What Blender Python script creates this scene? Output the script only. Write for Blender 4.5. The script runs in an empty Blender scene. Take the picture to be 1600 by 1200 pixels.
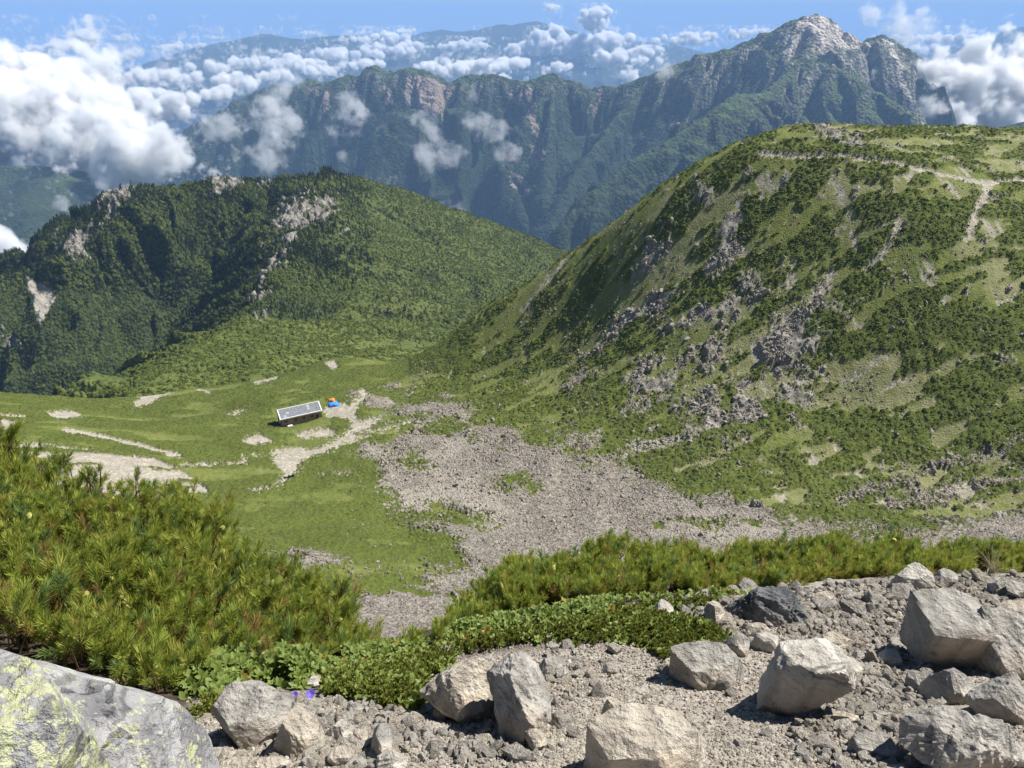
import bpy, bmesh, math, random
import numpy as np
from mathutils import Vector, Matrix, Euler
random.seed(7)
R = math.radians
sc = bpy.context.scene
COL = sc.collection
# ------------------------------------------------------------------ camera
PITCH = math.atan(578/1200)
FPX = 1200.0
CT, ST = math.cos(PITCH), math.sin(PITCH)
cam = bpy.data.objects.new('camera', bpy.data.cameras.new('camera')); COL.objects.link(cam); sc.camera = cam
cam.data.sensor_width = 36; cam.data.lens = 36*FPX/1600
cam.data.clip_start = .05; cam.data.clip_end = 90000
cam.location = (0, 0, 0); cam.rotation_euler = (R(90)-PITCH, 0, 0)
# ------------------------------------------------------------------ sky, sun, exposure
SUN_AZ, SUN_EL = R(71), R(55)            # azimuth measured clockwise from the viewing direction
w = bpy.data.worlds.new('World'); sc.world = w; w.use_nodes = True
nt = w.node_tree; sky = nt.nodes.new('ShaderNodeTexSky'); sky.sky_type = 'NISHITA'; sky.sun_disc = False
sky.sun_elevation = SUN_EL; sky.sun_rotation = SUN_AZ; sky.altitude = 2900; sky.air_density = 1.0; sky.dust_density = .3; sky.ozone_density = 2.0
bg = nt.nodes['Background']; bg.inputs[1].default_value = .052; nt.links.new(sky.outputs[0], bg.inputs[0])
sl = bpy.data.lights.new('sun', 'SUN'); sl.energy = 5.0; sl.angle = R(.5); sl.color = (1, .965, .9)
so = bpy.data.objects.new('sun', sl); COL.objects.link(so)
SV = Vector((math.cos(SUN_EL)*math.sin(SUN_AZ), math.cos(SUN_EL)*math.cos(SUN_AZ), math.sin(SUN_EL)))
so.rotation_euler = SV.to_track_quat('Z', 'Y').to_euler()
vs = sc.view_settings; vs.view_transform = 'Standard'; vs.look = 'None'; vs.exposure = .78; vs.gamma = 1; vs.use_curve_mapping = False
cy = sc.cycles
cy.max_bounces = 8; cy.diffuse_bounces = 1; cy.glossy_bounces = 1; cy.transmission_bounces = 2; cy.volume_bounces = 6; cy.transparent_max_bounces = 8
cy.volume_max_steps = 256
# ------------------------------------------------------------------ numeric helpers
def zy(v):
    dv = (600-v)/FPX
    return (-ST+dv*CT)/(CT+dv*ST)
def P(u, v, y):
    dv = (600-v)/FPX; k = y/(CT+dv*ST)
    return ((u-800)/FPX*k, y, (-ST+dv*CT)*k)
def proj(x, y, z):
    d = y*CT-z*ST; d = np.maximum(d, 1e-3)
    return 800+FPX*x/d, 600-FPX*(y*ST+z*CT)/d
def _h(ix, iy, s):
    h = (ix.astype(np.int64)*374761393+iy.astype(np.int64)*668265263+s*974634777) & 0xffffffff
    h = ((h ^ (h >> 13))*1274126177) & 0xffffffff
    h = ((h ^ (h >> 16))*2246822519) & 0xffffffff
    return ((h ^ (h >> 15)) & 0xffffff)/16777216.0
def noise(x, y, s=0):
    ix = np.floor(x); iy = np.floor(y); fx = x-ix; fy = y-iy
    u = fx*fx*fx*(fx*(fx*6-15)+10); v = fy*fy*fy*(fy*(fy*6-15)+10)
    def g(a, b):
        t = _h(ix+a, iy+b, s)*6.2831853
        return np.cos(t)*(fx-a)+np.sin(t)*(fy-b)
    n00, n10, n01, n11 = g(0, 0), g(1, 0), g(0, 1), g(1, 1)
    return ((n00*(1-u)+n10*u)*(1-v)+(n01*(1-u)+n11*u)*v)*1.5
def fbm(x, y, o=4, s=0, g=.5):
    r = 0; a = 1; t = 0
    for i in range(o):
        r = r+a*noise(x, y, s+i*17); t += a; a *= g; x = x*2.03+3.1; y = y*2.03+1.7
    return r/t
def ridged(x, y, o=4, s=0, g=.5):
    r = 0; a = 1; t = 0
    for i in range(o):
        r = r+a*(1-2*np.abs(noise(x, y, s+i*17))); t += a; a *= g; x = x*2.03+3.1; y = y*2.03+1.7
    return r/t
def sstep(a, b, x):
    t = np.clip((x-a)/(b-a), 0, 1); return t*t*(3-2*t)
class TPS:
    def __init__(s, pts, scale=100., lam=1e-4):
        p = np.array(pts, float); s.c = p[:, :2]/scale; s.sc = scale; n = len(p)
        A = np.zeros((n+3, n+3)); A[:n, :n] = s.k(s.c[:, None, :]-s.c[None]); A[:n, :n] += np.eye(n)*lam
        A[:n, n] = 1; A[:n, n+1:] = s.c; A[n, :n] = 1; A[n+1:, :n] = s.c.T
        s.w = np.linalg.solve(A, np.concatenate([p[:, 2], np.zeros(3)]))
    def k(s, d):
        r2 = (d*d).sum(-1); return .5*r2*np.log(r2+1e-12)
    def __call__(s, x, y):
        x = np.asarray(x, float); sh = x.shape; q = np.stack([x.ravel(), np.asarray(y, float).ravel()], -1)/s.sc
        out = s.w[-3]+q[:, 0]*s.w[-2]+q[:, 1]*s.w[-1]
        for i in range(len(s.c)):
            d = q-s.c[i]; r2 = (d*d).sum(-1); out += s.w[i]*.5*r2*np.log(r2+1e-12)
        return out.reshape(sh)
def ridge_field(ridges, x, y, k=8.0):
    """height of the land falling away on both sides of ridge lines; also distance to and run along the nearest one"""
    best = np.full(x.shape, -1e9); D = np.zeros(x.shape); S = np.zeros(x.shape); I = np.zeros(x.shape)
    for ri, (pts, near, far, off) in enumerate(ridges):
        s0 = off
        for i in range(len(pts)-1):
            ax, ay, az = pts[i]; bx, by, bz = pts[i+1]
            dx, dy = bx-ax, by-ay; L = math.hypot(dx, dy)
            t = np.clip(((x-ax)*dx+(y-ay)*dy)/(L*L), 0, 1)
            px, py = ax+t*dx, ay+t*dy
            d = np.hypot(x-px, y-py); side = (x-ax)*dy-(y-ay)*dx     # >0 : right of the direction of travel
            n0 = near[i] if isinstance(near, (list, tuple)) else near
            f0 = far[i] if isinstance(far, (list, tuple)) else far
            sl_ = np.where(side > 0, n0, f0)
            z = az+t*(bz-az)-sl_*(np.sqrt(d*d+k*k)-k)
            m = z > best
            best = np.where(m, z, best); D = np.where(m, d*np.where(side > 0, 1, -1), D); S = np.where(m, s0+t*L, S); I = np.where(m, ri, I)
            s0 += L
    return best, D, S, I
def inpoly(u, v, poly):
    r = np.zeros(u.shape, bool); n = len(poly)
    for i in range(n):
        x1, y1 = poly[i]; x2, y2 = poly[(i+1) % n]
        if y1 == y2: continue
        c = ((y1 > v) != (y2 > v)) & (u < (x2-x1)*(v-y1)/(y2-y1)+x1)
        r ^= c
    return r
def pdist(u, v, line):
    r = np.full(u.shape, 1e9)
    for i in range(len(line)-1):
        ax, ay = line[i]; bx, by = line[i+1]; dx, dy = bx-ax, by-ay
        t = np.clip(((u-ax)*dx+(v-ay)*dy)/max(dx*dx+dy*dy, 1e-9), 0, 1)
        r = np.minimum(r, np.hypot(u-ax-t*dx, v-ay-t*dy))
    return r
# ------------------------------------------------------------------ object helpers
def tag(o, label=None, cat=None, group=None, kind=None):
    if label: o['label'] = label
    if cat: o['category'] = cat
    if group: o['group'] = group
    if kind: o['kind'] = kind
    return o
def mesh_np(name, V, F, mat=None, parent=None, smooth=True, attrs=None, link=True):
    V = np.asarray(V, np.float32); F = np.asarray(F, np.int32)
    me = bpy.data.meshes.new(name); me.vertices.add(len(V)); me.vertices.foreach_set('co', V.ravel())
    k = F.shape[1]; me.loops.add(F.size); me.loops.foreach_set('vertex_index', F.ravel())
    me.polygons.add(len(F)); me.polygons.foreach_set('loop_start', np.arange(len(F), dtype=np.int32)*k)
    me.update(calc_edges=True); me.polygons.foreach_set('use_smooth', np.full(len(F), smooth))
    for n, a in (attrs or {}).items():
        at = me.attributes.new(n, 'FLOAT', 'POINT'); at.data.foreach_set('value', np.asarray(a, np.float32).ravel())
    if mat: me.materials.append(mat)
    me.validate() if False else None
    o = bpy.data.objects.new(name, me)
    if link: COL.objects.link(o)
    if parent: o.parent = parent
    return o
def grid_faces(nr, nc):
    i = np.arange((nr-1)*nc).reshape(nr-1, nc)[:, :-1].ravel()
    return np.stack([i, i+1, i+nc+1, i+nc], -1)
def empty(name, loc=(0, 0, 0), rz=0):
    o = bpy.data.objects.new(name, None); COL.objects.link(o); o.location = loc; o.rotation_euler = (0, 0, rz); return o
# ------------------------------------------------------------------ material helpers
class NT:
    def __init__(s, name):
        s.m = bpy.data.materials.new(name); s.m.use_nodes = True; s.t = s.m.node_tree; s.n = s.t.nodes
        s.b = s.n['Principled BSDF']; s.out = s.n['Material Output']
        s.b.inputs['Specular IOR Level'].default_value = .25
    def new(s, t, **k):
        n = s.n.new(t)
        for a, b in k.items(): setattr(n, a, b)
        return n
    def set(s, sock, v):
        if isinstance(v, bpy.types.NodeSocket): s.t.links.new(v, sock)
        elif isinstance(v, (tuple, list)) and len(v) == 3 and sock.type == 'RGBA': sock.default_value = (*v, 1)
        else: sock.default_value = v
    def attr(s, name): return s.new('ShaderNodeAttribute', attribute_name=name).outputs['Fac']
    def pos(s):
        return s.new('ShaderNodeNewGeometry').outputs['Position']
    def objco(s): return s.new('ShaderNodeTexCoord').outputs['Object']
    def rand(s): return s.new('ShaderNodeObjectInfo').outputs['Random']
    def noise(s, scale, det=4, vec=None, rough=.55, dist=0):
        n = s.new('ShaderNodeTexNoise'); n.inputs['Scale'].default_value = scale; n.inputs['Detail'].default_value = det
        n.inputs['Roughness'].default_value = rough; n.inputs['Distortion'].default_value = dist
        s.t.links.new(vec if vec is not None else s.pos(), n.inputs['Vector']); return n.outputs[0]
    def voro(s, scale, vec=None, feat='F1', out='Distance'):
        n = s.new('ShaderNodeTexVoronoi', feature=feat); n.inputs['Scale'].default_value = scale
        s.t.links.new(vec if vec is not None else s.pos(), n.inputs['Vector']); return n.outputs[out]
    def math(s, op, a, b=0., c=0., clamp=False):
        n = s.new('ShaderNodeMath', operation=op); n.use_clamp = clamp
        for i, v in enumerate((a, b, c)): s.set(n.inputs[i], v)
        return n.outputs[0]
    def mr(s, v, a, b, c=0., d=1., smooth=True):
        n = s.new('ShaderNodeMapRange'); n.interpolation_type = 'SMOOTHSTEP' if smooth else 'LINEAR'
        for i, q in enumerate((v, a, b, c, d)): s.set(n.inputs[i], q)
        return n.outputs[0]
    def mix(s, f, a, b, mode='MIX'):
        n = s.new('ShaderNodeMix', data_type='RGBA', blend_type=mode)
        s.set(n.inputs[0], f); s.set(n.inputs[6], a); s.set(n.inputs[7], b); return n.outputs[2]
    def bump(s, h, dist, strength=1., nrm=None):
        n = s.new('ShaderNodeBump'); n.inputs['Distance'].default_value = dist; n.inputs['Strength'].default_value = strength
        s.t.links.new(h, n.inputs['Height'])
        if nrm: s.t.links.new(nrm, n.inputs['Normal'])
        return n.outputs[0]
    def done(s, col=None, rough=.9, nrm=None, spec=None):
        if col is not None: s.set(s.b.inputs['Base Color'], col)
        s.set(s.b.inputs['Roughness'], rough)
        if nrm is not None: s.t.links.new(nrm, s.b.inputs['Normal'])
        if spec is not None: s.b.inputs['Specular IOR Level'].default_value = spec
        return s.m
def slope_up(s):
    n = s.new('ShaderNodeNewGeometry'); x = s.new('ShaderNodeSeparateXYZ'); s.t.links.new(n.outputs['Normal'], x.inputs[0]); return x.outputs[2]
# scatter: a points mesh (one object) that draws instanced prototypes with geometry nodes
def proto(name, ob):
    return ob
LIB = bpy.data.collections.new('prototypes')          # never linked to the scene
def scatter(name, pts, rot, scl, protos, kind='stuff', label=None, cat=None, parent=None, idx=None):
    pts = np.asarray(pts, np.float32); n = len(pts)
    me = bpy.data.meshes.new(name); me.vertices.add(n); me.vertices.foreach_set('co', pts.ravel())
    a = me.attributes.new('rot', 'FLOAT_VECTOR', 'POINT'); a.data.foreach_set('vector', np.asarray(rot, np.float32).ravel())
    scl = np.asarray(scl, np.float32)
    if scl.ndim == 1: scl = np.repeat(scl[:, None], 3, 1)
    a = me.attributes.new('scl', 'FLOAT_VECTOR', 'POINT'); a.data.foreach_set('vector', scl.ravel())
    if idx is None: idx = np.random.default_rng(n).integers(0, len(protos), n)
    order = sorted(range(len(protos)), key=lambda i: protos[i].name); rank = np.zeros(len(protos), int); rank[order] = np.arange(len(protos)); idx = rank[np.asarray(idx, int)]
    a = me.attributes.new('idx', 'INT', 'POINT'); a.data.foreach_set('value', np.asarray(idx, np.int32))
    ob = bpy.data.objects.new(name, me); COL.objects.link(ob)
    c = bpy.data.collections.new(name+'_shapes')
    for i, p in enumerate(protos): 
        if p.name not in c.objects: c.objects.link(p)
    g = bpy.data.node_groups.new(name, 'GeometryNodeTree')
    g.interface.new_socket('Geometry', in_out='INPUT', socket_type='NodeSocketGeometry'); g.interface.new_socket('Geometry', in_out='OUTPUT', socket_type='NodeSocketGeometry')
    gi = g.nodes.new('NodeGroupInput'); go = g.nodes.new('NodeGroupOutput')
    ci = g.nodes.new('GeometryNodeCollectionInfo'); ci.inputs['Collection'].default_value = c; ci.inputs['Separate Children'].default_value = True; ci.inputs['Reset Children'].default_value = True
    ip = g.nodes.new('GeometryNodeInstanceOnPoints'); ip.inputs['Pick Instance'].default_value = True
    def na(nm, ty):
        q = g.nodes.new('GeometryNodeInputNamedAttribute'); q.data_type = ty; q.inputs[0].default_value = nm; return q.outputs[0]
    e2r = g.nodes.new('FunctionNodeEulerToRotation')
    g.links.new(gi.outputs[0], ip.inputs['Points']); g.links.new(ci.outputs[0], ip.inputs['Instance'])
    g.links.new(na('idx', 'INT'), ip.inputs['Instance Index']); g.links.new(na('rot', 'FLOAT_VECTOR'), e2r.inputs[0])
    g.links.new(e2r.outputs[0], ip.inputs['Rotation']); g.links.new(na('scl', 'FLOAT_VECTOR'), ip.inputs['Scale'])
    g.links.new(ip.outputs[0], go.inputs[0])
    md = ob.modifiers.new('scatter', 'NODES'); md.node_group = g
    if parent: ob.parent = parent
    return tag(ob, label, cat, None, kind)
def rock_shape(rng, sub=2, planes=9, rough=.05, squash=(1, 1, 1), sharp=14, pl=None, nfreq=2.2, chips=6):
    """unit-size angular stone: a ball cut by planes, edges slightly worn, surface roughened"""
    bm = bmesh.new(); bmesh.ops.create_icosphere(bm, subdivisions=sub, radius=1)
    V = np.array([v.co[:] for v in bm.verts]); F = np.array([[v.index for v in f.verts] for f in bm.faces]); bm.free()
    if pl is None:
        n = rng.normal(size=(planes, 3)); n /= np.linalg.norm(n, axis=1)[:, None]; n = np.concatenate([n, -n])
        d = rng.uniform(.38, .72, len(n))
    else:
        n = np.array([p[:3] for p in pl], float); n /= np.linalg.norm(n, axis=1)[:, None]; d = np.array([p[3] for p in pl], float)
    c = V@n.T/d[None]; c = np.maximum(c, 1e-3)
    r = 1/((c**sharp).sum(1)+1.5**-sharp)**(1/sharp)
    V = V*r[:, None]
    for _ in range(chips):                       # chips struck off the corners
        m = rng.normal(size=3); m /= np.linalg.norm(m); h = V@m; t = h.max()*rng.uniform(.8, .95); V = V-np.maximum(h-t, 0)[:, None]*m[None]
    if rough > 0:
        q = V*nfreq+rng.uniform(0, 50, 3)
        nn = V/np.linalg.norm(V, axis=1)[:, None]
        f = fbm(q[:, 0]+q[:, 2]*.7, q[:, 1]-q[:, 2]*.8, 5, int(rng.integers(1000)), .55)+.6*fbm(q[:, 2]*2.1+q[:, 1], q[:, 0]*2.1-q[:, 1]*.5, 4, 5, .6)
        V = V+nn*(f*rough)[:, None]
    if pl is None: V = V/np.linalg.norm(V, axis=1).max()
    return V*np.array(squash), F
# ------------------------------------------------------------------ materials of the setting
def dk(v): return v
def m_alpine():
    s = NT('alpine_ground')
    scree, path, pine, rock, lite = (s.attr(n) for n in ('scree', 'path', 'pine', 'rock', 'lite'))
    n1 = s.noise(.9, 5); n2 = s.noise(.05, 4); n3 = s.noise(.25, 5)
    grass = s.mix(s.mr(n2, .35, .65), (.13, .155, .03), (.19, .20, .048))
    grass = s.mix(s.mr(n1, .3, .7), s.mix(.5, grass, (.055, .085, .016), 'MIX'), grass)
    lt = s.mix(s.mr(n3, .35, .65), (.165, .175, .06), (.24, .235, .115))
    grass = s.mix(lite, grass, lt)
    pc = s.mix(s.mr(n1, .3, .7), (.05, .068, .011), (.105, .122, .02))
    pc = s.mix(s.mr(n2, .4, .6), pc, s.mix(.5, pc, (.1, .13, .02)))
    c = s.mix(pine, grass, pc)
    vr = s.voro(1.1, out='Color'); 
    sx = s.new('ShaderNodeSeparateColor'); s.t.links.new(vr, sx.inputs[0])
    sc_ = s.mix(sx.outputs[0], (.115, .10, .083), (.34, .305, .255)); sc_ = s.mix(s.mr(s.noise(.022, 4), .5, .66, 0, .75), sc_, (.37, .335, .28)); sc_ = s.mix(s.mr(n3, .3, .7), s.mix(.35, sc_, (.16, .145, .128)), sc_)
    c = s.mix(scree, c, sc_)
    rk = s.mix(s.mr(s.noise(.5, 6), .3, .7), (.15, .135, .115), (.37, .34, .29)); c = s.mix(rock, c, rk)
    pt = s.mix(s.mr(n1, .3, .7), (.27, .24, .19), (.46, .42, .345)); pt = s.mix(s.mr(n3, .4, .62, 0, .5), pt, (.24, .215, .17)); c = s.mix(path, c, pt)
    h = s.math('ADD', s.math('MULTIPLY', s.noise(1.3, 5, rough=.6), 1.), s.math('MULTIPLY', s.voro(1.6), s.math('MULTIPLY', scree, .8)))
    return s.done(c, .95, s.bump(h, .9, .8))
def m_forest():
    s = NT('forest_slope')
    rock, path, grass = s.attr('rock'), s.attr('path'), s.attr('lite')
    n1 = s.noise(.12, 5); n2 = s.noise(.012, 4)
    c = s.mix(s.mr(n1, .3, .7), (.022, .034, .011), (.055, .07, .02)); c = s.mix(grass, c, s.mix(s.mr(n2, .35, .65), (.075, .10, .02), (.115, .135, .03)))
    c = s.mix(rock, c, s.mix(s.mr(s.noise(.15, 6, rough=.65), .35, .65), (.11, .10, .088), (.30, .275, .235)))
    c = s.mix(path, c, s.mix(s.mr(n1, .3, .7), (.20, .185, .16), (.34, .31, .265)))
    h = s.math('MULTIPLY', s.voro(.22), -1.)
    return s.done(c, .95, s.bump(s.math('ADD', h, s.noise(.3, 4)), 3., .8))
def m_range():
    s = NT('mountain_slope')
    rock, red, grass, white = s.attr('rock'), s.attr('red'), s.attr('lite'), s.attr('white')
    n1 = s.noise(.03, 6, rough=.6); n2 = s.noise(.0035, 4)
    c = s.mix(s.mr(n1, .3, .7), (.010, .022, .010), (.032, .048, .018)); c = s.mix(grass, c, s.mix(s.mr(n1, .3, .7), (.05, .08, .02), (.09, .12, .035)))
    rk = s.mix(s.mr(s.noise(.03, 7, rough=.7), .38, .62), (.14, .125, .11), (.44, .4, .35)); c = s.mix(rock, c, rk)
    c = s.mix(red, c, s.mix(s.mr(n1, .3, .7), (.20, .15, .12), (.34, .26, .21)))
    c = s.mix(white, c, s.mix(s.mr(s.noise(.02, 7, rough=.7), .35, .6), (.26, .22, .19), (.60, .53, .46)))
    h = s.math('ADD', s.math('MULTIPLY', s.voro(.06), -.8), s.noise(.04, 6, rough=.65))
    return s.done(c, .95, s.bump(h, 14., .9))
def m_far():
    s = NT('far_mountain_slope'); c = s.mix(s.noise(.002, 5), (.012, .022, .012), (.035, .05, .025)); return s.done(c, .95)
def m_ground():
    s = NT('trail_gravel')
    n = s.noise(3, 5); v = s.voro(45, out='Color'); sx = s.new('ShaderNodeSeparateColor'); s.t.links.new(v, sx.inputs[0])
    g = s.mix(sx.outputs[0], (.24, .21, .175), (.46, .43, .385)); g = s.mix(s.mr(n, .35, .65), s.mix(.5, g, (.22, .18, .14)), g)
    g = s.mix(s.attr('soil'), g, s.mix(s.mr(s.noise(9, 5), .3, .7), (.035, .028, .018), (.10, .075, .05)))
    h = s.math('ADD', s.math('MULTIPLY', s.voro(38), -.6), s.noise(60, 4))
    return s.done(g, .95, s.bump(h, .012, .9))
M_ALP, M_FOR, M_RNG, M_FAR, M_GND = m_alpine(), m_forest(), m_range(), m_far(), m_ground()

# ------------------------------------------------------------------ the near ground: trail, gravel, brink
G_PTS = [P(u, 1200, 1.62) for u in (-100, 400, 800, 1200, 1700)] + [P(u, 1100, 2.2) for u in (-100, 300, 700, 1100, 1400, 1700)] + \
    [P(300, 1080, 2.45), P(600, 1020, 2.95), P(450, 1050, 2.7), P(0, 1000, 2.7), P(800, 1020, 2.75), P(1100, 1000, 2.85), P(1400, 1000, 2.95), P(1700, 1000, 2.95),
     P(700, 985, 3.1), P(900, 940, 3.5), P(1100, 925, 3.75), P(1350, 905, 4.0), P(1700, 895, 4.1)] + \
    [(x, .3, -1.75) for x in (-3, 0, 3)] + [(x, 1.0, -1.93) for x in (-3, 0, 3)] + \
    [(-4, 3.6, -3.5), (-2, 4.2, -4.1), (-.7, 4.5, -4.6), (.5, 5, -4.9), (2, 5.2, -4.7), (4.5, 5.4, -4.7)] + \
    [(x, 7.2, -7.6) for x in (-7, -3, 0, 3, 7)] + [(x, 11, -12.2) for x in (-11, -5, 0, 5, 11)] + [(x, 18, -20) for x in (-16, -8, 0, 8, 16)]
T_G = TPS(G_PTS, 2., 1e-3)
def Hg(x, y):
    x = np.asarray(x, float); y = np.asarray(y, float)
    z = T_G(x, y)+.045*fbm(x*1.3, y*1.3, 4, 3)+.012*fbm(x*6, y*6, 3, 5)
    return z
def build_near():
    nr, nc = 420, 460
    t = np.linspace(0, 1, nr)[:, None]; yy = .25+.9*t+16.5*t**3
    a = np.linspace(-1.25, 1.25, nc)[None, :]
    X = a*(yy+.8); Y = yy+0*a
    Z = Hg(X, Y)+.006*noise(X*25, Y*25, 9)
    u, v = proj(X, Y, Z)
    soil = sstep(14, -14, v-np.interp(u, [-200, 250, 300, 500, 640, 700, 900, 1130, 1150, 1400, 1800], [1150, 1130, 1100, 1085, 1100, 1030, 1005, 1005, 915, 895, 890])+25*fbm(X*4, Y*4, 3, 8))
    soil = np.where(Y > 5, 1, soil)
    o = mesh_np('ground', np.stack([X, Y, Z], -1).reshape(-1, 3), grid_faces(nr, nc), M_GND, attrs={'soil': soil})
    tag(o, kind='structure')
build_near()

# ------------------------------------------------------------------ the cirque, the knoll of the hut and the hill on the right
C_PTS = [P(*q) for q in [
    (600, 960, 128), (450, 880, 152), (750, 960, 128), (700, 850, 178), (900, 830, 190), (1100, 830, 192), (1300, 830, 192), (1500, 830, 185), (1650, 850, 170), (900, 900, 150), (1300, 900, 145),
    (1300, 785, 207), (1150, 760, 215), (1000, 738, 232), (870, 708, 248), (800, 665, 277), (700, 625, 318), (600, 602, 365),
    (1180, 245, 352), (1100, 290, 352), (1000, 345, 362), (900, 395, 385), (860, 415, 398), (760, 480, 412), (640, 567, 425),
    (1270, 200, 372), (1350, 200, 376), (1450, 202, 382), (1600, 205, 390), (1750, 205, 395), (1600, 283, 332), (1400, 300, 312), (1500, 400, 286), (1500, 500, 263), (1500, 600, 243), (1500, 700, 224), (1500, 790, 203),
    (1100, 400, 326), (1100, 500, 298), (1100, 600, 272), (1100, 700, 240), (900, 500, 348), (900, 600, 303), (800, 560, 352), (700, 600, 350), (1300, 400, 300), (1300, 500, 276), (1300, 600, 256), (1300, 700, 230), (1200, 330, 328),
    (467, 658, 300), (560, 640, 305), (520, 625, 318), (400, 690, 270), (300, 700, 258), (100, 700, 242), (0, 680, 250), (-150, 690, 245), (350, 765, 215), (600, 760, 222), (450, 800, 200), (100, 800, 185), (-150, 800, 180),
    (0, 617, 325), (80, 632, 325), (-150, 600, 330), (160, 641, 328), (210, 620, 365), (300, 640, 330), (400, 640, 320), (300, 610, 385), (400, 596, 395), (470, 580, 405), (540, 557, 425), (590, 566, 420)]]
C_PTS += [(-60, 20, -25), (0, 14, -15.5), (60, 20, -25), (-40, 60, -64), (0, 60, -63), (40, 60, -63), (0, 100, -98), (60, 100, -98), (-60, 100, -98), (130, 100, -100), (-130, 100, -102), (140, 60, -66), (-140, 60, -70), (250, 100, -90), (-300, 120, -100), (330, 200, -110), (-320, 260, -140),
          (60, 470, -190), (-20, 490, -250), (150, 480, -105), (250, 480, -90), (330, 450, -70), (-60, 520, -262), (-130, 500, -260), (-230, 480, -290), (-330, 450, -290), (-420, 400, -240), (430, 400, -60), (430, 280, -70)]
T_C = TPS(C_PTS, 100., 1e-3)
OUT = [  # rocky ribs of the hill on the right, as lines in the photograph, with half-widths
    ([(1150, 350), (1140, 390), (1100, 430)], 22), ([(1170, 430), (1120, 480), (1070, 520), (1010, 580)], 30), ([(1270, 480), (1230, 540), (1190, 590), (1150, 640), (1080, 640)], 38),
    ([(1215, 450), (1150, 500), (1100, 560), (1030, 600)], 30), ([(1060, 440), (1010, 490), (940, 520)], 18), ([(1240, 205), (1290, 205), (1340, 222)], 14), ([(1300, 500), (1240, 600), (1190, 655)], 22), ([(1100, 300), (1040, 370), (960, 470)], 14)]
def cover(x, y, z):
    """what grows or lies where: found from where a point of the bowl stands"""
    u, v = proj(x, y, z)
    d = np.maximum(np.hypot(x, y), 1)/300.
    w1 = fbm(x*.06, y*.06, 4, 31); w2 = fbm(x*.06+50, y*.06, 4, 32); w3 = fbm(x*.35, y*.35, 3, 33)
    w4 = fbm(x*1.1, y*1.1, 3, 34); w5 = fbm(x*.9+30, y*.9, 3, 37); un = u+(w1*34+w3*22+w4*20)/d; vn = v+(w2*20+w3*14+w5*14)/d
    big = [(598, 690), (640, 668), (720, 655), (800, 668), (830, 690), (870, 715), (940, 727), (1000, 745), (1080, 778), (1150, 783), (1230, 803), (1300, 822), (1400, 827), (1500, 815), (1800, 795), (1900, 1100), (500, 1100), (500, 985), (540, 950), (560, 928), (640, 905), (705, 895), (748, 880), (715, 845), (640, 812), (600, 795), (612, 760), (595, 728), (562, 712)]
    sc_ = inpoly(un, vn, big)
    for q in [[(690, 612), (735, 640), (770, 665), (700, 662), (640, 652), (610, 640), (650, 625)], [(430, 868), (550, 872), (545, 895), (470, 890)], [(560, 620), (620, 600), (655, 612), (600, 645), (556, 640)], [(555, 640), (600, 640), (620, 655), (560, 662)]]:
        sc_ |= inpoly(un, vn, q)
    for ln, wd in [([(905, 700), (960, 665), (1015, 622)], 8), ([(960, 725), (1010, 700), (1080, 672)], 8), ([(870, 705), (905, 672)], 8), ([(1305, 785), (1370, 768), (1425, 752)], 6), ([(880, 600), (925, 580), (935, 565)], 10), ([(1120, 690), (1180, 680)], 4),
                   ([(900, 560), (960, 530), (1000, 500)], 6), ([(1430, 640), (1500, 650)], 6), ([(1150, 600), (1240, 560), (1290, 520)], 10), ([(620, 800), (760, 800), (800, 812)], 9), ([(1300, 530), (1330, 470), (1380, 420)], 6), ([(1440, 740), (1600, 690)], 5), ([(1400, 790), (1600, 740)], 6)]:
        sc_ |= pdist(un, vn, ln) < wd
    brk = fbm(x*.045, y*.045, 4, 36, .6); sc_ &= ~((v < 720) & (brk+.25*w3 > np.interp(v, [600, 645, 680, 715], [-.12, -.03, .16, .6]))) & ~((u > 1000) & (v > 800) & (brk > .4)) & ~((v > 780) & (u < 760) & (brk > .33))
    for cx, cy_, rx, ry in [(800, 757, 36, 13), (640, 722, 34, 12), (705, 665, 18, 6), (1090, 822, 50, 8), (700, 806, 80, 12), (1370, 838, 70, 6), (690, 888, 50, 10), (600, 690, 30, 12), (655, 775, 0, 0), (1240, 812, 40, 8), (740, 685, 14, 5), (600, 915, 22, 4)]:
        if rx: sc_ &= ~(((un-cx)/rx)**2+((vn-cy_)/ry)**2 < 1)
    pa = np.zeros(u.shape, bool)
    w4 = fbm(x*1.1, y*1.1, 3, 34); pu, pv = u+(w3*9+w4*9)/d, v+(w3*5+w4*6)/d
    for q in [[(425, 704), (455, 698), (490, 702), (525, 690), (480, 716), (466, 735), (452, 752), (436, 757), (442, 735), (428, 728)], [(505, 640), (520, 627), (545, 632), (552, 645), (540, 655), (510, 652)], [(0, 655), (40, 660), (20, 672), (0, 670)],
              [(0, 688), (60, 692), (150, 705), (240, 715), (285, 735), (330, 768), (250, 780), (0, 760)], [(68, 643), (110, 641), (138, 652), (90, 657)], [(225, 605), (262, 598), (272, 610), (235, 632), (205, 640)], [(385, 682), (408, 678), (428, 690), (405, 697), (380, 692)], [(348, 648), (380, 640), (388, 640), (368, 652)],
              [(460, 678), (500, 668), (525, 672), (520, 682), (470, 684)], [(570, 655), (600, 650), (580, 670), (540, 682)], [(505, 566), (522, 562), (530, 574), (520, 580)]]:
        pa |= inpoly(pu, pv, q)
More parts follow.
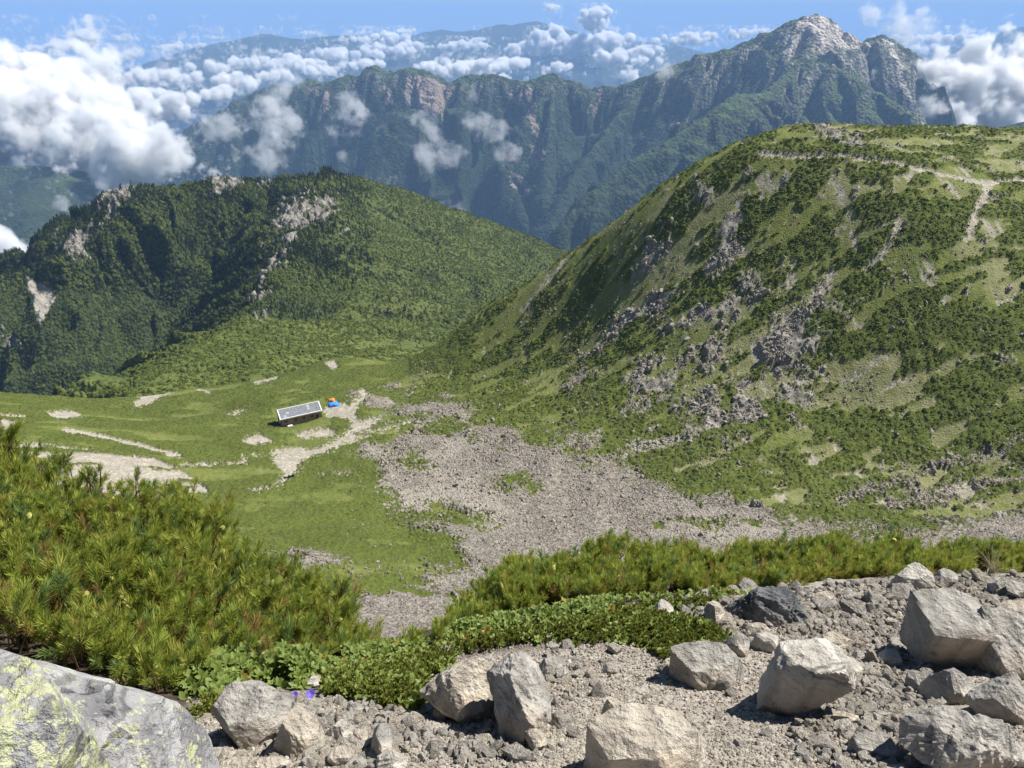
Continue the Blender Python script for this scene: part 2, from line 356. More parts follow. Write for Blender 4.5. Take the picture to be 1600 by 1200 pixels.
    for ln, wd in [([(392, 768), (420, 763), (440, 757)], 2.6), ([(480, 712), (520, 697), (548, 680), (556, 662), (548, 645), (556, 630), (570, 620), (566, 612)], 6), ([(548, 690), (580, 676), (620, 666), (655, 655)], 3), ([(500, 742), (560, 738)], 1.6), ([(395, 712), (440, 708)], 1.5), ([(100, 672), (150, 680), (200, 692), (280, 712)], 3.5), ([(0, 648), (40, 652)], 2), ([(280, 728), (385, 724), (380, 712)], 2.4),
                   ([(225, 610), (250, 578), (262, 572)], 3), ([(300, 605), (330, 614)], 2), ([(400, 598), (432, 590)], 3.5), ([(1188, 240), (1250, 245), (1320, 244), (1400, 256), (1470, 272), (1535, 285), (1600, 282), (1700, 285)], 3.2), ([(1545, 288), (1540, 305), (1525, 330), (1512, 372)], 6), ([(885, 405), (850, 445), (818, 485)], 2.4),
                   ([(1410, 345), (1385, 390), (1350, 425)], 4), ([(1300, 425), (1270, 462), (1225, 500), (1180, 540)], 4.5), ([(760, 545), (756, 552)], 2), ([(700, 590), (706, 582)], 2), ([(1340, 395), (1330, 360)], 3), ([(1560, 475), (1600, 455)], 2.5), ([(1240, 410), (1235, 450)], 4), ([(1380, 610), (1420, 590)], 2.5), ([(1320, 598), (1385, 555)], 3)]:
        pa |= pdist(pu, pv, ln) < wd*(1+.5*w1)
    pa &= ~(inpoly(pu, pv, [(0, 684), (60, 688), (150, 700), (240, 712), (290, 733), (335, 770), (250, 785), (-50, 765)]) & (fbm(x*.03+y*.02, y*.12-x*.03, 4, 35, .6) > .16))
    pine_off = inpoly(u, v, [(425, 640), (508, 622), (520, 665), (440, 680)]); hill = (x > -20) & (u > 640+0*u) & (v < np.interp(u, [600, 800, 1000, 1200, 1600], [600, 665, 745, 800, 815]))
    # mats of dwarf pine, longer along the contour
    cx_, cy_ = x*.97+y*.25, -x*.25+y*.97
    p = .6*fbm(cx_*.024, cy_*.07, 3, 41, .5)+.75*fbm(cx_*.06+5, cy_*.17, 4, 43, .55)+.18*fbm(x*.25, y*.25, 2, 42)
    dens = np.interp(v, [200, 330, 480, 600, 700, 800], [.0, .04, .07, .07, .2, .14])
    dens = dens+.12*np.exp(-((u-1480)/160)**2-((v-520)/50)**2)-.3*np.exp(-((u-1360)/100)**2-((v-600)/38)**2)-.14*sstep(1150, 950, u)*sstep(640, 500, v)-.12*np.exp(-((u-1250)/70)**2-((v-500)/120)**2)-.18*sstep(700, 780, v)*sstep(1300, 1500, u)
    p1 = sstep(-.03, .03, p+dens)
    pl = fbm(x*.03, y*.05, 3, 44)
    p2 = sstep(-.06, .2, pl+.32+.16*w3)        # meadow and pine of the bowl on the left
    pine = np.where(hill, p1, p2*.95)
    lite = np.where(hill, sstep(-.1, .35, fbm(x*.02, y*.02, 3, 51)+.25*fbm(x*.3, y*.3, 3, 52)+.15*sstep(900, 1200, u)+.9*np.exp(-((u-1360)/110)**2-((v-600)/45)**2)), sstep(.25, .5, fbm(x*.04, y*.04, 3, 53))*.5)
    lite = np.maximum(lite, .8*np.exp(-((u-430)/60)**2-((v-850)/25)**2)); lite = np.where(hill & (u < 950), lite*.3, lite)
    rk = np.zeros(u.shape)
    for ln, wd in OUT: rk = np.maximum(rk, sstep(wd*1.3, wd*.4, pdist(un, vn, ln)+wd*2.6*fbm(x*.07, y*.07, 4, 61, .6)+wd*.45+4))
    sp = fbm(cx_*.09, cy_*.14, 4, 71, .65); st = sstep(.3, .4, sp+.03*sstep(900, 1200, u)-.2*sstep(1000, 700, u))*hill
    rk = np.maximum(rk, st*.9*(1-p1))
    bare = sstep(.25, .33, fbm(cx_*.11+9, cy_*.035, 4, 72, .6))*(hill & (u > 1150))*.8*(1-p1)
    pine = pine*(1-pine_off*.8); sc_ = sc_.astype(float); pa = np.maximum(pa.astype(float), bare)
    rk = rk*(1-pa); pine = pine*(1-sc_)*(1-pa)*(1-rk*.85)
    near = sstep(125, 100, y)
    return sc_*(1-pa), pa, pine, rk, lite*(1-pine), u, v
def base_c(x, y): return T_C(x, y)+2.2*fbm(x*.02, y*.02, 4, 11)*sstep(40, 120, y)
def relief(x, y, cv):
    sc_, pa, pine, rk, lite, u, v = cv
    lw = np.where((u < 640) | (v > 850), .62, 1.); h = pine*lw*(.85+.55*noise(x*.55, y*.55, 81)+.4*noise(x*1.3, y*1.3, 82)+.7*noise(x*.16, y*.16, 80))
    h += rk*(2.6*ridged(x*.07, y*.07, 3, 83, .55)+.5*np.floor(2.2*noise(x*.3, y*.3, 84))*.5)*sstep(0, .6, rk)
    h += sc_*(.5*fbm(x*.12, y*.12, 5, 85, .65)+.35*np.abs(noise(x*.9, y*.9, 86)))
    # hollows and low ridges that the blocks of the scree lie in
    h += sc_*1.6*ridged(x*.035, y*.05, 2, 87)
    h += (1-sc_)*(1-pine)*.25*fbm(x*.4, y*.4, 3, 88)-.3*pa
    return h
def Hc(x, y):
    x = np.asarray(x, float); y = np.asarray(y, float)
    z = base_c(x, y); return z+relief(x, y, cover(x, y, z))
def build_cirque():
    yy = np.concatenate([np.geomspace(10, 118, 50)[:-1], np.geomspace(118, 430, 620)[:-1], np.linspace(430, 620, 40)])
    aa = np.concatenate([np.linspace(-1.5, -.82, 60)[:-1], np.linspace(-.82, .84, 1000)[:-1], np.linspace(.84, 1.5, 60)])
    X = aa[None]*yy[:, None]; Y = np.repeat(yy[:, None], len(aa), 1)
    Z0 = base_c(X, Y); cv = cover(X, Y, Z0); Z = Z0+relief(X, Y, cv)
    nr, nc = X.shape
    o = mesh_np('alpine_bowl_ground', np.stack([X, Y, Z], -1).reshape(-1, 3), grid_faces(nr, nc), M_ALP, attrs=dict(scree=cv[0], path=cv[1], pine=cv[2], rock=cv[3], lite=cv[4]))
    tag(o, kind='structure')
    return X, Y, Z, cv
CQ = build_cirque()

# ------------------------------------------------------------------ the wooded hill behind the hut
def PL(*q): return [P(*a) for a in q]
def PLS(*q):
    return [P(u, v+float(np.interp(u, [-100, 0, 50, 100, 150, 200, 250, 400, 500, 560, 600, 650, 700, 750, 800, 850, 900, 950], [36, 34, 32, 38, 26, 19, 10, 13, 7, 5, 14, 18, 24, 33, 38, 50, 66, 80])), y) for u, v, y in q]
HILL = [
    (PLS((-120, 440, 900), (0, 413, 900), (50, 388, 930), (100, 353, 960), (160, 307, 1010), (215, 281, 1060), (245, 283, 1080), (300, 286, 1110), (345, 271, 1140), (375, 272, 1155), (410, 279, 1170), (430, 275, 1180), (470, 271, 1190), (510, 270, 1200), (560, 273, 1210), (600, 279, 1220), (650, 298, 1230), (700, 323, 1240), (760, 352, 1250), (800, 373, 1260), (860, 410, 1270), (950, 470, 1290), (1100, 560, 1300)),
     [.8]*12+[.42]*10, .55, 0),
    (PL((510, 271, 1198), (495, 300, 1080), (470, 345, 950), (445, 410, 830), (430, 455, 730), (395, 492, 640), (340, 520, 570), (300, 552, 510), (250, 577, 450), (215, 603, 405), (165, 645, 350)), .85, [.62, .5, .4, .33, .28, .28, .28, .28, .28, .28, .28], 3000),
    (PL((300, 287, 1110), (270, 380, 1000), (230, 470, 930), (150, 560, 860)), .75, .75, 5000),
    (PL((160, 308, 1010), (120, 380, 960), (90, 440, 920), (60, 520, 880)), .8, .8, 6000),
    (PL((400, 300, 1160), (380, 380, 1040), (340, 460, 950), (300, 540, 880)), .8, .8, 7000),
    (PL((640, 330, 1190), (650, 400, 1080), (610, 470, 960), (560, 520, 860)), .45, .45, 8000),
]
def Hh(x, y, full=False):
    x = np.asarray(x, float); y = np.asarray(y, float)
    wx = x+14*fbm(x*.008, y*.008, 3, 101); wy = y+14*fbm(x*.008+9, y*.008, 3, 102)
    z, D, S, I = ridge_field(HILL, wx, wy, 14.)
    # right side of main ridge / east bowl is gentle, the west side is gullied
    steep = ((I == 0) & (S < 620)) | ((I == 1) & (D > 0)) | (I >= 2) & (I < 5)
    a = np.abs(D)
    rib = ridged(S*.022+.6*fbm(x*.01, y*.01, 2, 103), a*.004, 3, 104, .5)
    z = z+np.where(steep, 66, 9)*(rib-.45)*sstep(4, 70, a)+5*fbm(x*.03, y*.03, 4, 105)*sstep(0, 30, a)
    return (z, D, S, I, steep) if full else z
def hill_cover(x, y, z):
    u, v = proj(x, y, z)
    w1 = fbm(x*.03, y*.03, 4, 111, .6); w2 = fbm(x*.03, y*.03+40, 4, 112, .6)
    un, vn = u+w1*24, v+w2*24
    rock = np.zeros(u.shape, bool); path = np.zeros(u.shape, bool)
    for q in [[(452, 312), (478, 302), (526, 314), (532, 328), (510, 342), (485, 352), (460, 360), (447, 372), (425, 380), (405, 398), (415, 356), (432, 340), (444, 322)], [(170, 300), (212, 288), (195, 320), (160, 350), (130, 385), (112, 400), (98, 388), (120, 362), (150, 330)], [(88, 362), (120, 372), (142, 402), (110, 410), (95, 390)],
              [(335, 277), (378, 275), (372, 292), (345, 300), (330, 318), (326, 300)], [(402, 282), (430, 280), (415, 300), (400, 298)], [(385, 470), (412, 440), (430, 405), (452, 390), (440, 415), (425, 435), (400, 470)], [(394, 490), (416, 484), (420, 494), (400, 503)], [(0, 508), (14, 512), (34, 545), (20, 550), (0, 535)]]:
        rock |= inpoly(un, vn, q)
    for q in [[(38, 430), (55, 436), (78, 452), (88, 462), (72, 490), (66, 512), (55, 500), (50, 465)], [(528, 368), (540, 356), (553, 354), (545, 362)], [(470, 293), (490, 290), (488, 294), (470, 298)], [(418, 372), (440, 372), (468, 360), (462, 375), (440, 380)]]:
        path |= inpoly(u+w1*8, v+w2*8, q)
    rock = rock.astype(float)*sstep(-.45, -.05, fbm(x*.05, y*.02, 4, 113)-.02)*sstep(-.4, 0., fbm(x*.11, y*.03, 3, 114)+.1); path = path.astype(float)
    gr = np.maximum(sstep(500, 530, u-.0*v)*sstep(-.1, .2, w1+.05), 0)
    gr = np.maximum(gr, .8*sstep(480, 560, u+w1*60)*sstep(-.35, 0., w2)); gr = np.where((u > 430) & (v > 500), .8, gr*.7)
    gr = np.maximum(gr, np.exp(-((u-505)/40)**2-((v-290)/14)**2))
    gr = np.maximum(gr, (x > -330)*(y < 640))
    return rock*(1-path), path, gr*(1-rock)*(1-path), u, v
def build_hill():
    yy = np.concatenate([np.linspace(345, 700, 130)[:-1], np.linspace(700, 1290, 290)[:-1], np.linspace(1290, 1900, 30)])
    aa = np.linspace(-1.05, .35, 640)
    X = aa[None]*yy[:, None]; Y = np.repeat(yy[:, None], len(aa), 1)
    Z, D, S, I, st = Hh(X, Y, True)
    X2 = X[::1]
    rk, pa, gr, u, v = hill_cover(X, Y, Z)
    Z = Z+rk*(17*ridged(X*.07, Y*.035, 4, 121, .6)-5)
    # it dips under the floor of the bowl where the two meet
    cz = T_C(X, Y); lim = (Y < 440) & (X > -150)
    nr, nc = X.shape
    o = mesh_np('wooded_hill_ground', np.stack([X, Y, Z], -1).reshape(-1, 3), grid_faces(nr, nc), M_FOR, attrs=dict(rock=rk, path=pa, lite=gr)); tag(o, kind='structure')
    return X, Y, Z, rk, pa, gr, u, v, st
HL = build_hill()

# ------------------------------------------------------------------ the rocky range beyond, its peak, the far ranges and the lowland
RANGE = [
    (PL((60, 420, 6600), (150, 310, 6500), (270, 222, 6350), (300, 196, 6250), (345, 178, 6150), (390, 150, 6050), (430, 132, 5950), (455, 140, 5900), (482, 124, 5850), (500, 132, 5800), (520, 128, 5750), (545, 119, 5700), (565, 122, 5680), (587, 104, 5650), (603, 116, 5620), (640, 107, 5580), (668, 114, 5550), (688, 124, 5530), (704, 141, 5520), (722, 122, 5500), (745, 118, 5480), (775, 119, 5450), (800, 127, 5430), (822, 130, 5420), (840, 124, 5410), (865, 115, 5400), (885, 127, 5390), (905, 132, 5370), (925, 140, 5350), (945, 137, 5340), (962, 139, 5320), (985, 130, 5300), (1010, 121, 5270), (1050, 106, 5220), (1085, 95, 5180), (1110, 84, 5150), (1140, 78, 5120), (1180, 62, 5080), (1215, 46, 5040), (1240, 34, 5000), (1262, 29, 4980), (1275, 25, 4970), (1292, 30, 4970), (1318, 50, 4980), (1345, 70, 5000), (1357, 63, 5000), (1378, 57, 5000), (1398, 66, 5000), (1414, 82, 5010), (1420, 100, 5020), (1432, 135, 5030), (1452, 158, 5040), (1478, 202, 5060), (1530, 290, 5150), (1600, 360, 5200)), .7, .8, 0),
    (PL((1270, 72, 4700), (1255, 92, 4600), (1225, 122, 4450), (1190, 150, 4250), (1150, 150, 4050), (1130, 165, 3950), (1090, 195, 3850), (1040, 225, 3750), (985, 255, 3650), (930, 300, 3500), (880, 350, 3350)), .85, .62, 9000),
    (PL((1255, 92, 4600), (1300, 105, 4450), (1350, 135, 4300), (1400, 165, 4200), (1450, 200, 4100), (1540, 260, 3900)), .62, .7, 14000),
    (PL((590, 110, 5640), (610, 200, 5150), (640, 300, 4700), (660, 380, 4400)), .9, .9, 17000),
    (PL((725, 124, 5490), (760, 200, 5100), (800, 290, 4600), (830, 360, 4300)), .9, .9, 19000),
    (PL((500, 134, 5790), (480, 190, 5400), (470, 260, 5000), (450, 330, 4700)), .85, .85, 21000),
    (PL((1020, 122, 5260), (960, 190, 4900), (900, 270, 4500), (860, 350, 4150)), .85, .85, 23000),
    (PL((400, 150, 6000), (370, 200, 5600), (330, 270, 5300)), .8, .8, 25000),
    (PL((865, 118, 5390), (860, 200, 4950), (850, 300, 4500)), .95, .95, 27000),
    (PL((1378, 60, 5000), (1400, 120, 4750), (1410, 190, 4500)), 1.1, 1.1, 29000),
    (PL((660, 114, 5550), (690, 220, 5050), (720, 320, 4600), (740, 380, 4400)), .95, .95, 31000),
    (PL((550, 122, 5690), (545, 200, 5300), (555, 300, 4800)), .95, .95, 33000),
]
def Hr(x, y):
    z, D, S, I = ridge_field(RANGE, x, y, 12.)
    # keep the skyline itself unwarped
    a = np.abs(D)
    r1 = ridged(S*.0031+.5*fbm(x*.0016, y*.0016, 2, 203), a*.0004, 2, 204, .45)
    r3 = ridged(S*.0085+.5*fbm(x*.003, y*.003, 2, 208), a*.0012, 3, 209, .5)
    r2 = ridged(x*.006, y*.006, 5, 205, .55)
    z = z+400*(r1-.8)*sstep(0, 420, a)+170*(r3-.65)*sstep(0, 160, a)+42*r2*sstep(0, 120, a)+9*fbm(x*.03, y*.03, 4, 206, .6)+20*ridged(x*.011+3, y*.011, 4, 207, .6)*sstep(90, 0, a)
    return z, r1, a, I
def build_range():
    yy = np.concatenate([np.linspace(3000, 4200, 110)[:-1], np.linspace(4200, 5800, 260)[:-1], np.linspace(5800, 7600, 60)])
    aa = np.linspace(-.62, .82, 840)
    X = aa[None]*yy[:, None]; Y = np.repeat(yy[:, None], len(aa), 1)
    Z, r1, a, I = Hr(X, Y)
    gy, gx = np.gradient(Z); dx = np.gradient(X, axis=1); dy_ = np.gradient(Y, axis=0)
    sl_ = np.hypot(gx/dx, gy/dy_)
    u, v = proj(X, Y, Z)
    w1 = fbm(X*.006, Y*.006, 5, 211, .6); w3 = fbm(X*.03, Y*.03, 4, 212, .6)
    rock = sstep(1.15, 1.6, sl_+.5*w1+.3*w3)*sstep(-600, -150, Z)*.75
    un, vn = u+w1*30+w3*8, v+w3*10
    gul = sstep(-.15, -.5, r1)*sstep(-1000, -300, Z)*sstep(.0, .25, w1+.1); 
    red = np.zeros(u.shape)
    for q in [[(640, 120), (668, 118), (700, 140), (702, 160), (685, 180), (655, 178), (640, 150)], [(600, 130), (612, 160), (604, 165), (594, 140)]]: red = np.maximum(red, inpoly(un, vn, q)*.9)
    for ln, wd in [([(800, 145), (835, 190), (845, 225), (838, 260)], 4), ([(495, 140), (508, 165), (500, 185)], 3), ([(700, 140), (692, 175)], 4), ([(818, 140), (835, 165)], 5), ([(1240, 190), (1218, 215)], 0), ([(945, 140), (930, 160), (905, 185)], 2), ([(800, 270), (825, 300)], 4)]: red = np.maximum(red, (pdist(un, vn, ln) < wd)*.9)
    white = np.zeros(u.shape)
    for q in [[(1262, 24), (1290, 24), (1345, 66), (1350, 74), (1325, 76), (1300, 72), (1285, 84), (1274, 70), (1266, 50), (1250, 42)], [(1372, 62), (1395, 64), (1408, 90), (1404, 110), (1390, 90)], [(1240, 52), (1255, 60), (1232, 85), (1218, 92), (1232, 68)]]: white = np.maximum(white, inpoly(un, vn, q)*sstep(-.5, .0, w3+.1))
    for ln, wd in [([(1085, 175), (1060, 190), (1045, 205)], 1.5), ([(1400, 110), (1425, 150)], 4)]: white = np.maximum(white, (pdist(un, vn, ln) < wd)*.7)
    rock = np.maximum(rock, .6*sstep(-.25, .15, w3)*inpoly(un, vn, [(1225, 50), (1262, 30), (1345, 68), (1400, 60), (1420, 100), (1415, 140), (1375, 150), (1330, 110), (1280, 95), (1240, 85)]))
    rock = np.maximum(rock, .8*inpoly(un, vn, [(1370, 60), (1440, 110), (1475, 200), (1430, 195), (1410, 150)])*sstep(-.2, .2, w3))
    rock = np.maximum(rock, gul*.7)
    lite = sstep(.25, -.1, sl_-.8+.3*w1)*sstep(-900, -300, Z)*.8
    lite = np.maximum(lite, (I == 2)*.8)
    nr, nc = X.shape
    o = mesh_np('rocky_mountain_range', np.stack([X, Y, Z], -1).reshape(-1, 3), grid_faces(nr, nc), M_RNG, attrs=dict(rock=rock*(1-white), red=red, white=white, lite=lite*(1-rock))); tag(o, kind='structure')
build_range()
def ridge_mesh(name, ridges, xr, yr, n, amp, fr, mat, k=40., floor=-2380):
    X, Y = np.meshgrid(np.linspace(*xr, n[0]), np.linspace(*yr, n[1]))
    wx = X+amp*fbm(X*fr*.5, Y*fr*.5, 3, 301); wy = Y+amp*fbm(X*fr*.5+9, Y*fr*.5, 3, 302)
    z, D, S, I = ridge_field(ridges, wx, wy, k)
    a = np.abs(D); z = z+amp*ridged(S*fr, a*fr*.1, 4, 303, .55)*sstep(0, 4/fr*.3, a)+amp*.4*fbm(X*fr*2, Y*fr*2, 4, 304)
    z = np.maximum(z, floor)
    nr, nc = X.shape; V = np.stack([X, Y, z], -1).reshape(-1, 3); F = grid_faces(nr, nc)
    at = {k_: np.zeros(len(V)) for k_ in ('rock', 'red', 'white')}; at['lite'] = sstep(-.1, .3, fbm(X*fr, Y*fr, 3, 305)).ravel()*.5
    return tag(mesh_np(name, V, F, mat, attrs=at), kind='structure')
ridge_mesh('left_mountain_slope', [(PL((-700, 200, 4700), (-300, 230, 4500), (0, 255, 4300), (60, 262, 4250), (110, 275, 4200), (160, 310, 4100), (260, 400, 4000)), .6, .6, 0), (PL((60, 262, 4250), (40, 330, 3600), (100, 400, 3200)), .5, .5, 4000),
    (PL((-120, 262, 4300), (-120, 330, 3600), (-60, 400, 3200)), .5, .5, 6000)], (-7000, -700), (2200, 6500), (300, 260), 60, .003, M_RNG, 60.)
ridge_mesh('far_right_ridge', [(PL((1540, 205, 2900), (1600, 192, 2900), (1700, 170, 3000), (1900, 150, 3200)), .7, .7, 0)], (1500, 4200), (2300, 4200), (120, 80), 30, .004, M_RNG, 30.)
ridge_mesh('distant_mountain', [(PL((200, 110, 16099), (270, 93, 16099), (330, 85, 16239), (375, 70, 16309), (395, 62, 16379), (415, 54, 16450), (440, 60, 16379), (480, 63, 16379), (500, 57, 16379), (560, 56, 16660), (640, 75, 16940)), .25, .4, 0)], (-11500, 0), (13000, 20500), (300, 150), 120, .0008, M_FAR, 100.)
ridge_mesh('distant_mountain_chain', [(PL((560, 80, 18900), (640, 58, 18550), (665, 50, 18410), (690, 45, 18340), (702, 50, 18340), (725, 50, 18340), (745, 46, 18270), (765, 42, 18200), (785, 38, 18200), (800, 42, 18200), (815, 37, 18200), (836, 34, 18200), (850, 44, 18200), (880, 50, 18200), (960, 62, 18550), (1060, 72, 18900)), .3, .5, 0), (PL((765, 42, 18200), (740, 70, 16450), (700, 100, 15049)), .3, .3, 9000), (PL((836, 36, 18200), (830, 80, 16450)), .3, .3, 15000)], (-5800, 6500), (13000, 22000), (340, 170), 110, .001, M_FAR, 60.)
ridge_mesh('distant_mountain_right', [(PL((1500, 90, 18200), (1560, 55, 18200), (1600, 42, 18200), (1700, 30, 18200), (1900, 20, 18200)), .3, .5, 0)], (8500, 21000), (13500, 22000), (160, 80), 110, .001, M_FAR, 60.)
def lowland():
    X, Y = np.meshgrid(np.linspace(-69000, 69000, 400), np.linspace(-1500, 74000, 260))
    Z = -2300+160*ridged(X*.0005, Y*.0005, 5, 401)+40*fbm(X*.002, Y*.002, 3, 402)
    tag(mesh_np('lowland_terrain', np.stack([X, Y, Z], -1).reshape(-1, 3), grid_faces(*X.shape), M_FAR), kind='structure')
lowland()
# ------------------------------------------------------------------ haze
def build_haze():
    x0, x1, y0, y1, z0, z1 = -70000, 70000, -2500, 75000, -2620, 600
    v = [(x, y, z) for x in (x0, x1) for y in (y0, y1) for z in (z0, z1)]
    f = [(0, 1, 3, 2), (4, 6, 7, 5), (0, 4, 5, 1), (2, 3, 7, 6), (0, 2, 6, 4), (1, 5, 7, 3)]
    o = mesh_np('haze', v, f, None, smooth=False); tag(o, kind='stuff')
    m = bpy.data.materials.new('haze_air'); m.use_nodes = True; n = m.node_tree; n.nodes.clear()
    out = n.nodes.new('ShaderNodeOutputMaterial'); pv = n.nodes.new('ShaderNodeVolumePrincipled')
    pv.inputs['Color'].default_value = (.36, .59, .98, 1); pv.inputs['Density'].default_value = 5.4e-5
    n.links.new(pv.outputs[0], out.inputs['Volume']); o.data.materials.append(m)
build_haze()
# ------------------------------------------------------------------ shapes that the masses are made of
rng = np.random.default_rng(11)
def m_rock(name, a, b, lich=0.):
    s = NT(name); oc = s.objco(); r = s.rand()
    n = s.noise(2.2, 7, oc, .65); n2 = s.noise(9, 6, oc, .7)
    c = s.mix(s.mr(n, .32, .68), a, b); c = s.mix(s.math('MULTIPLY', r, .45), c, s.mix(.5, a, (.36, .29, .22)))
    c = s.mix(s.mr(n2, .35, .5, .35, 0), c, (.10, .09, .08))
    h = s.math('ADD', s.math('MULTIPLY', n, 1.), s.math('MULTIPLY', n2, .35))
    return s.done(c, .92, s.bump(h, .25, .7))
M_SCREE = m_rock('scree_rock', (.14, .12, .098), (.40, .355, .295))
M_OUTC = m_rock('outcrop_rock', (.15, .135, .115), (.40, .365, .31))
def foliage_mat(name, a, b, rough=.8, trans=.25, oc_noise=True):
    s = NT(name); c = s.mix(s.rand(), a, b)
    n = s.noise(2.5, 3, s.objco()); c = s.mix(s.mr(n, .35, .65, 0, .35), c, tuple(x*1.5 for x in b))
    s.set(s.b.inputs['Base Color'], c); s.b.inputs['Roughness'].default_value = rough; s.b.inputs['Specular IOR Level'].default_value = .15
    if trans:
        t = s.new('ShaderNodeBsdfTranslucent'); s.t.links.new(c, t.inputs[0]); mx = s.new('ShaderNodeMixShader'); mx.inputs[0].default_value = trans
        s.t.links.new(s.b.outputs[0], mx.inputs[1]); s.t.links.new(t.outputs[0], mx.inputs[2]); s.t.links.new(mx.outputs[0], s.out.inputs[0])
    return s.m
M_CONI = foliage_mat('conifer_leaf', (.016, .028, .010), (.036, .05, .016), trans=0)
M_BROAD = foliage_mat('birch_leaf', (.06, .085, .017), (.125, .15, .033), trans=0)
M_BUSH = foliage_mat('dwarf_pine_leaf', (.06, .082, .012), (.12, .142, .024), trans=0)
def clump(name, mat, seed, n=70, shape='round', size=.35):
    """a crown of many small leaf faces round a short trunk"""
    q = np.random.default_rng(seed); V = []; F = []
    for i in range(n):
        if shape == 'cone':
            t = q.random()**.7; h = 1-t; r = .34*t*(.6+.5*q.random()); a = q.random()*6.283; c = np.array([r*math.cos(a), r*math.sin(a), h]); out = np.array([math.cos(a), math.sin(a), .35])
        else:
            d = q.normal(size=3); d /= np.linalg.norm(d); d[2] = abs(d[2])*.9-.12; c = d*np.array([.5, .5, .75 if shape == 'round' else .42])*(.75+.35*q.random())+np.array([0, 0, .2 if shape == 'round' else .12]); out = d+np.array([0, 0, .25])
        out = out/np.linalg.norm(out)+q.normal(size=3)*.35; out /= np.linalg.norm(out)
        t1 = np.cross(out, q.normal(size=3)); t1 /= np.linalg.norm(t1); t2 = np.cross(out, t1); s_ = size*(.5+.6*q.random())*(.55 if shape == 'cone' else 1)
        b = len(V); V += [c+t1*s_*.5, c+t2*s_*.45+out*s_*.12, c-t1*s_*.5, c-t2*s_*.45-out*s_*.1]; F.append((b, b+1, b+2, b+3))
    o = mesh_np(name, V, F, mat, smooth=False, link=False); return o
CON = [clump('conifer_crown', M_CONI, i, 60, 'cone') for i in range(4)]
BRO = [clump('birch_crown', M_BROAD, 20+i, 45, 'round') for i in range(4)]
BUS = [clump('dwarf_pine_clump', M_BUSH, 40+i, 40, 'low', .42) for i in range(5)]
def rock_protos(name, mat, n, sub=1, seed=0, planes=7, rough=.06, sharp=40):
    q = np.random.default_rng(seed); r = []
    for i in range(n):
        V, F = rock_shape(q, sub, planes, rough, sharp=sharp, squash=(1, q.uniform(.7, 1), q.uniform(.55, .85))); r.append(mesh_np(name, V, F, mat, smooth=False, link=False))
    return r
SCR = rock_protos('scree_block', M_SCREE, 6, 1, 5); OUTR = rock_protos('crag_block', M_OUTC, 6, 2, 6, 6, .03, 90)
# ---- woods on the hill
def grid_samples(G, n, wt, q):
    X, Y, Z = G[0], G[1], G[2]
    A = np.zeros(X.shape); dx = np.abs(np.diff(X, axis=1)); dy = np.abs(np.diff(Y, axis=0)); A[:-1, :-1] = dx[:-1]*dy[:, :-1]
    gz = np.zeros(X.shape); gz[:-1, :-1] = np.hypot(np.diff(Z, axis=1)[:-1]/np.maximum(dx[:-1], 1e-6), np.diff(Z, axis=0)[:, :-1]/np.maximum(dy[:, :-1], 1e-6))
    w_ = A*np.sqrt(1+gz**2)*wt; w_[-1] = 0; w_[:, -1] = 0; c = np.cumsum(w_.ravel()); k = np.searchsorted(c, q.random(n)*c[-1]); k = np.minimum(k, X.size-1)
    i, j = np.unravel_index(k, X.shape); i = np.minimum(i, X.shape[0]-2); j = np.minimum(j, X.shape[1]-2)
    f, g = q.random(n), q.random(n)
    def L(M): return (M[i, j]*(1-f)+M[i, j+1]*f)*(1-g)+(M[i+1, j]*(1-f)+M[i+1, j+1]*f)*g
    return np.stack([L(X), L(Y), L(Z)], -1), i, j
def rz_rot(n, q, tilt=.1): return np.stack([q.normal(size=n)*tilt, q.normal(size=n)*tilt, q.random(n)*6.283], -1)
def woods():
    X, Y, Z, rk, pa, gr, u, v, st = HL
    vis = (u > -150) & (u < 960) & (v < 660) & (Y < 1330)
    tr = np.clip(1-gr*.95, 0, 1)*(1-rk)**2*(1-pa)*vis
    east = (u > 560)
    p, i, j = grid_samples((X, Y, Z), 76000, tr, rng)
    e = (u[i, j] > 560+60*fbm(p[:, 0]*.01, p[:, 1]*.01, 3, 5)) | (v[i, j] > 455)
    mixn = fbm(p[:, 0]*.012, p[:, 1]*.012, 4, 91)+.25*rng.normal(size=len(p))
    con = np.where(e, mixn > .22, mixn > .0)
    n = len(p); h = np.where(con, rng.uniform(4, 8.5, n), rng.uniform(2.8, 6, n))*np.where(e, .62, 1)
    idx = np.where(con, 4+rng.integers(0, 4, n), rng.integers(0, 4, n))      # birch crowns sort before conifer crowns
    s_ = np.stack([h*rng.uniform(.75, 1.05, n), h*rng.uniform(.75, 1.05, n), h], -1)
    p[:, 2] -= .3
    scatter('mixed_forest', p, rz_rot(n, rng, .06), s_, BRO+CON, idx=idx)
    b = np.clip(gr, 0, 1)*(1-rk)*(1-pa)*vis*(fbm(X*.012, Y*.012, 3, 92) > -.25)
    p, i, j = grid_samples((X, Y, Z), 38000, b, rng); n = len(p)
    h = rng.uniform(.9, 2.6, n)*np.where(rng.random(n) > .96, 1.6, 1); p[:, 2] -= .25
    scatter('low_scrub', p, rz_rot(n, rng), np.stack([h*1.3, h*1.3, h], -1), BUS+BRO[:2], idx=rng.integers(0, 7, n))
woods()
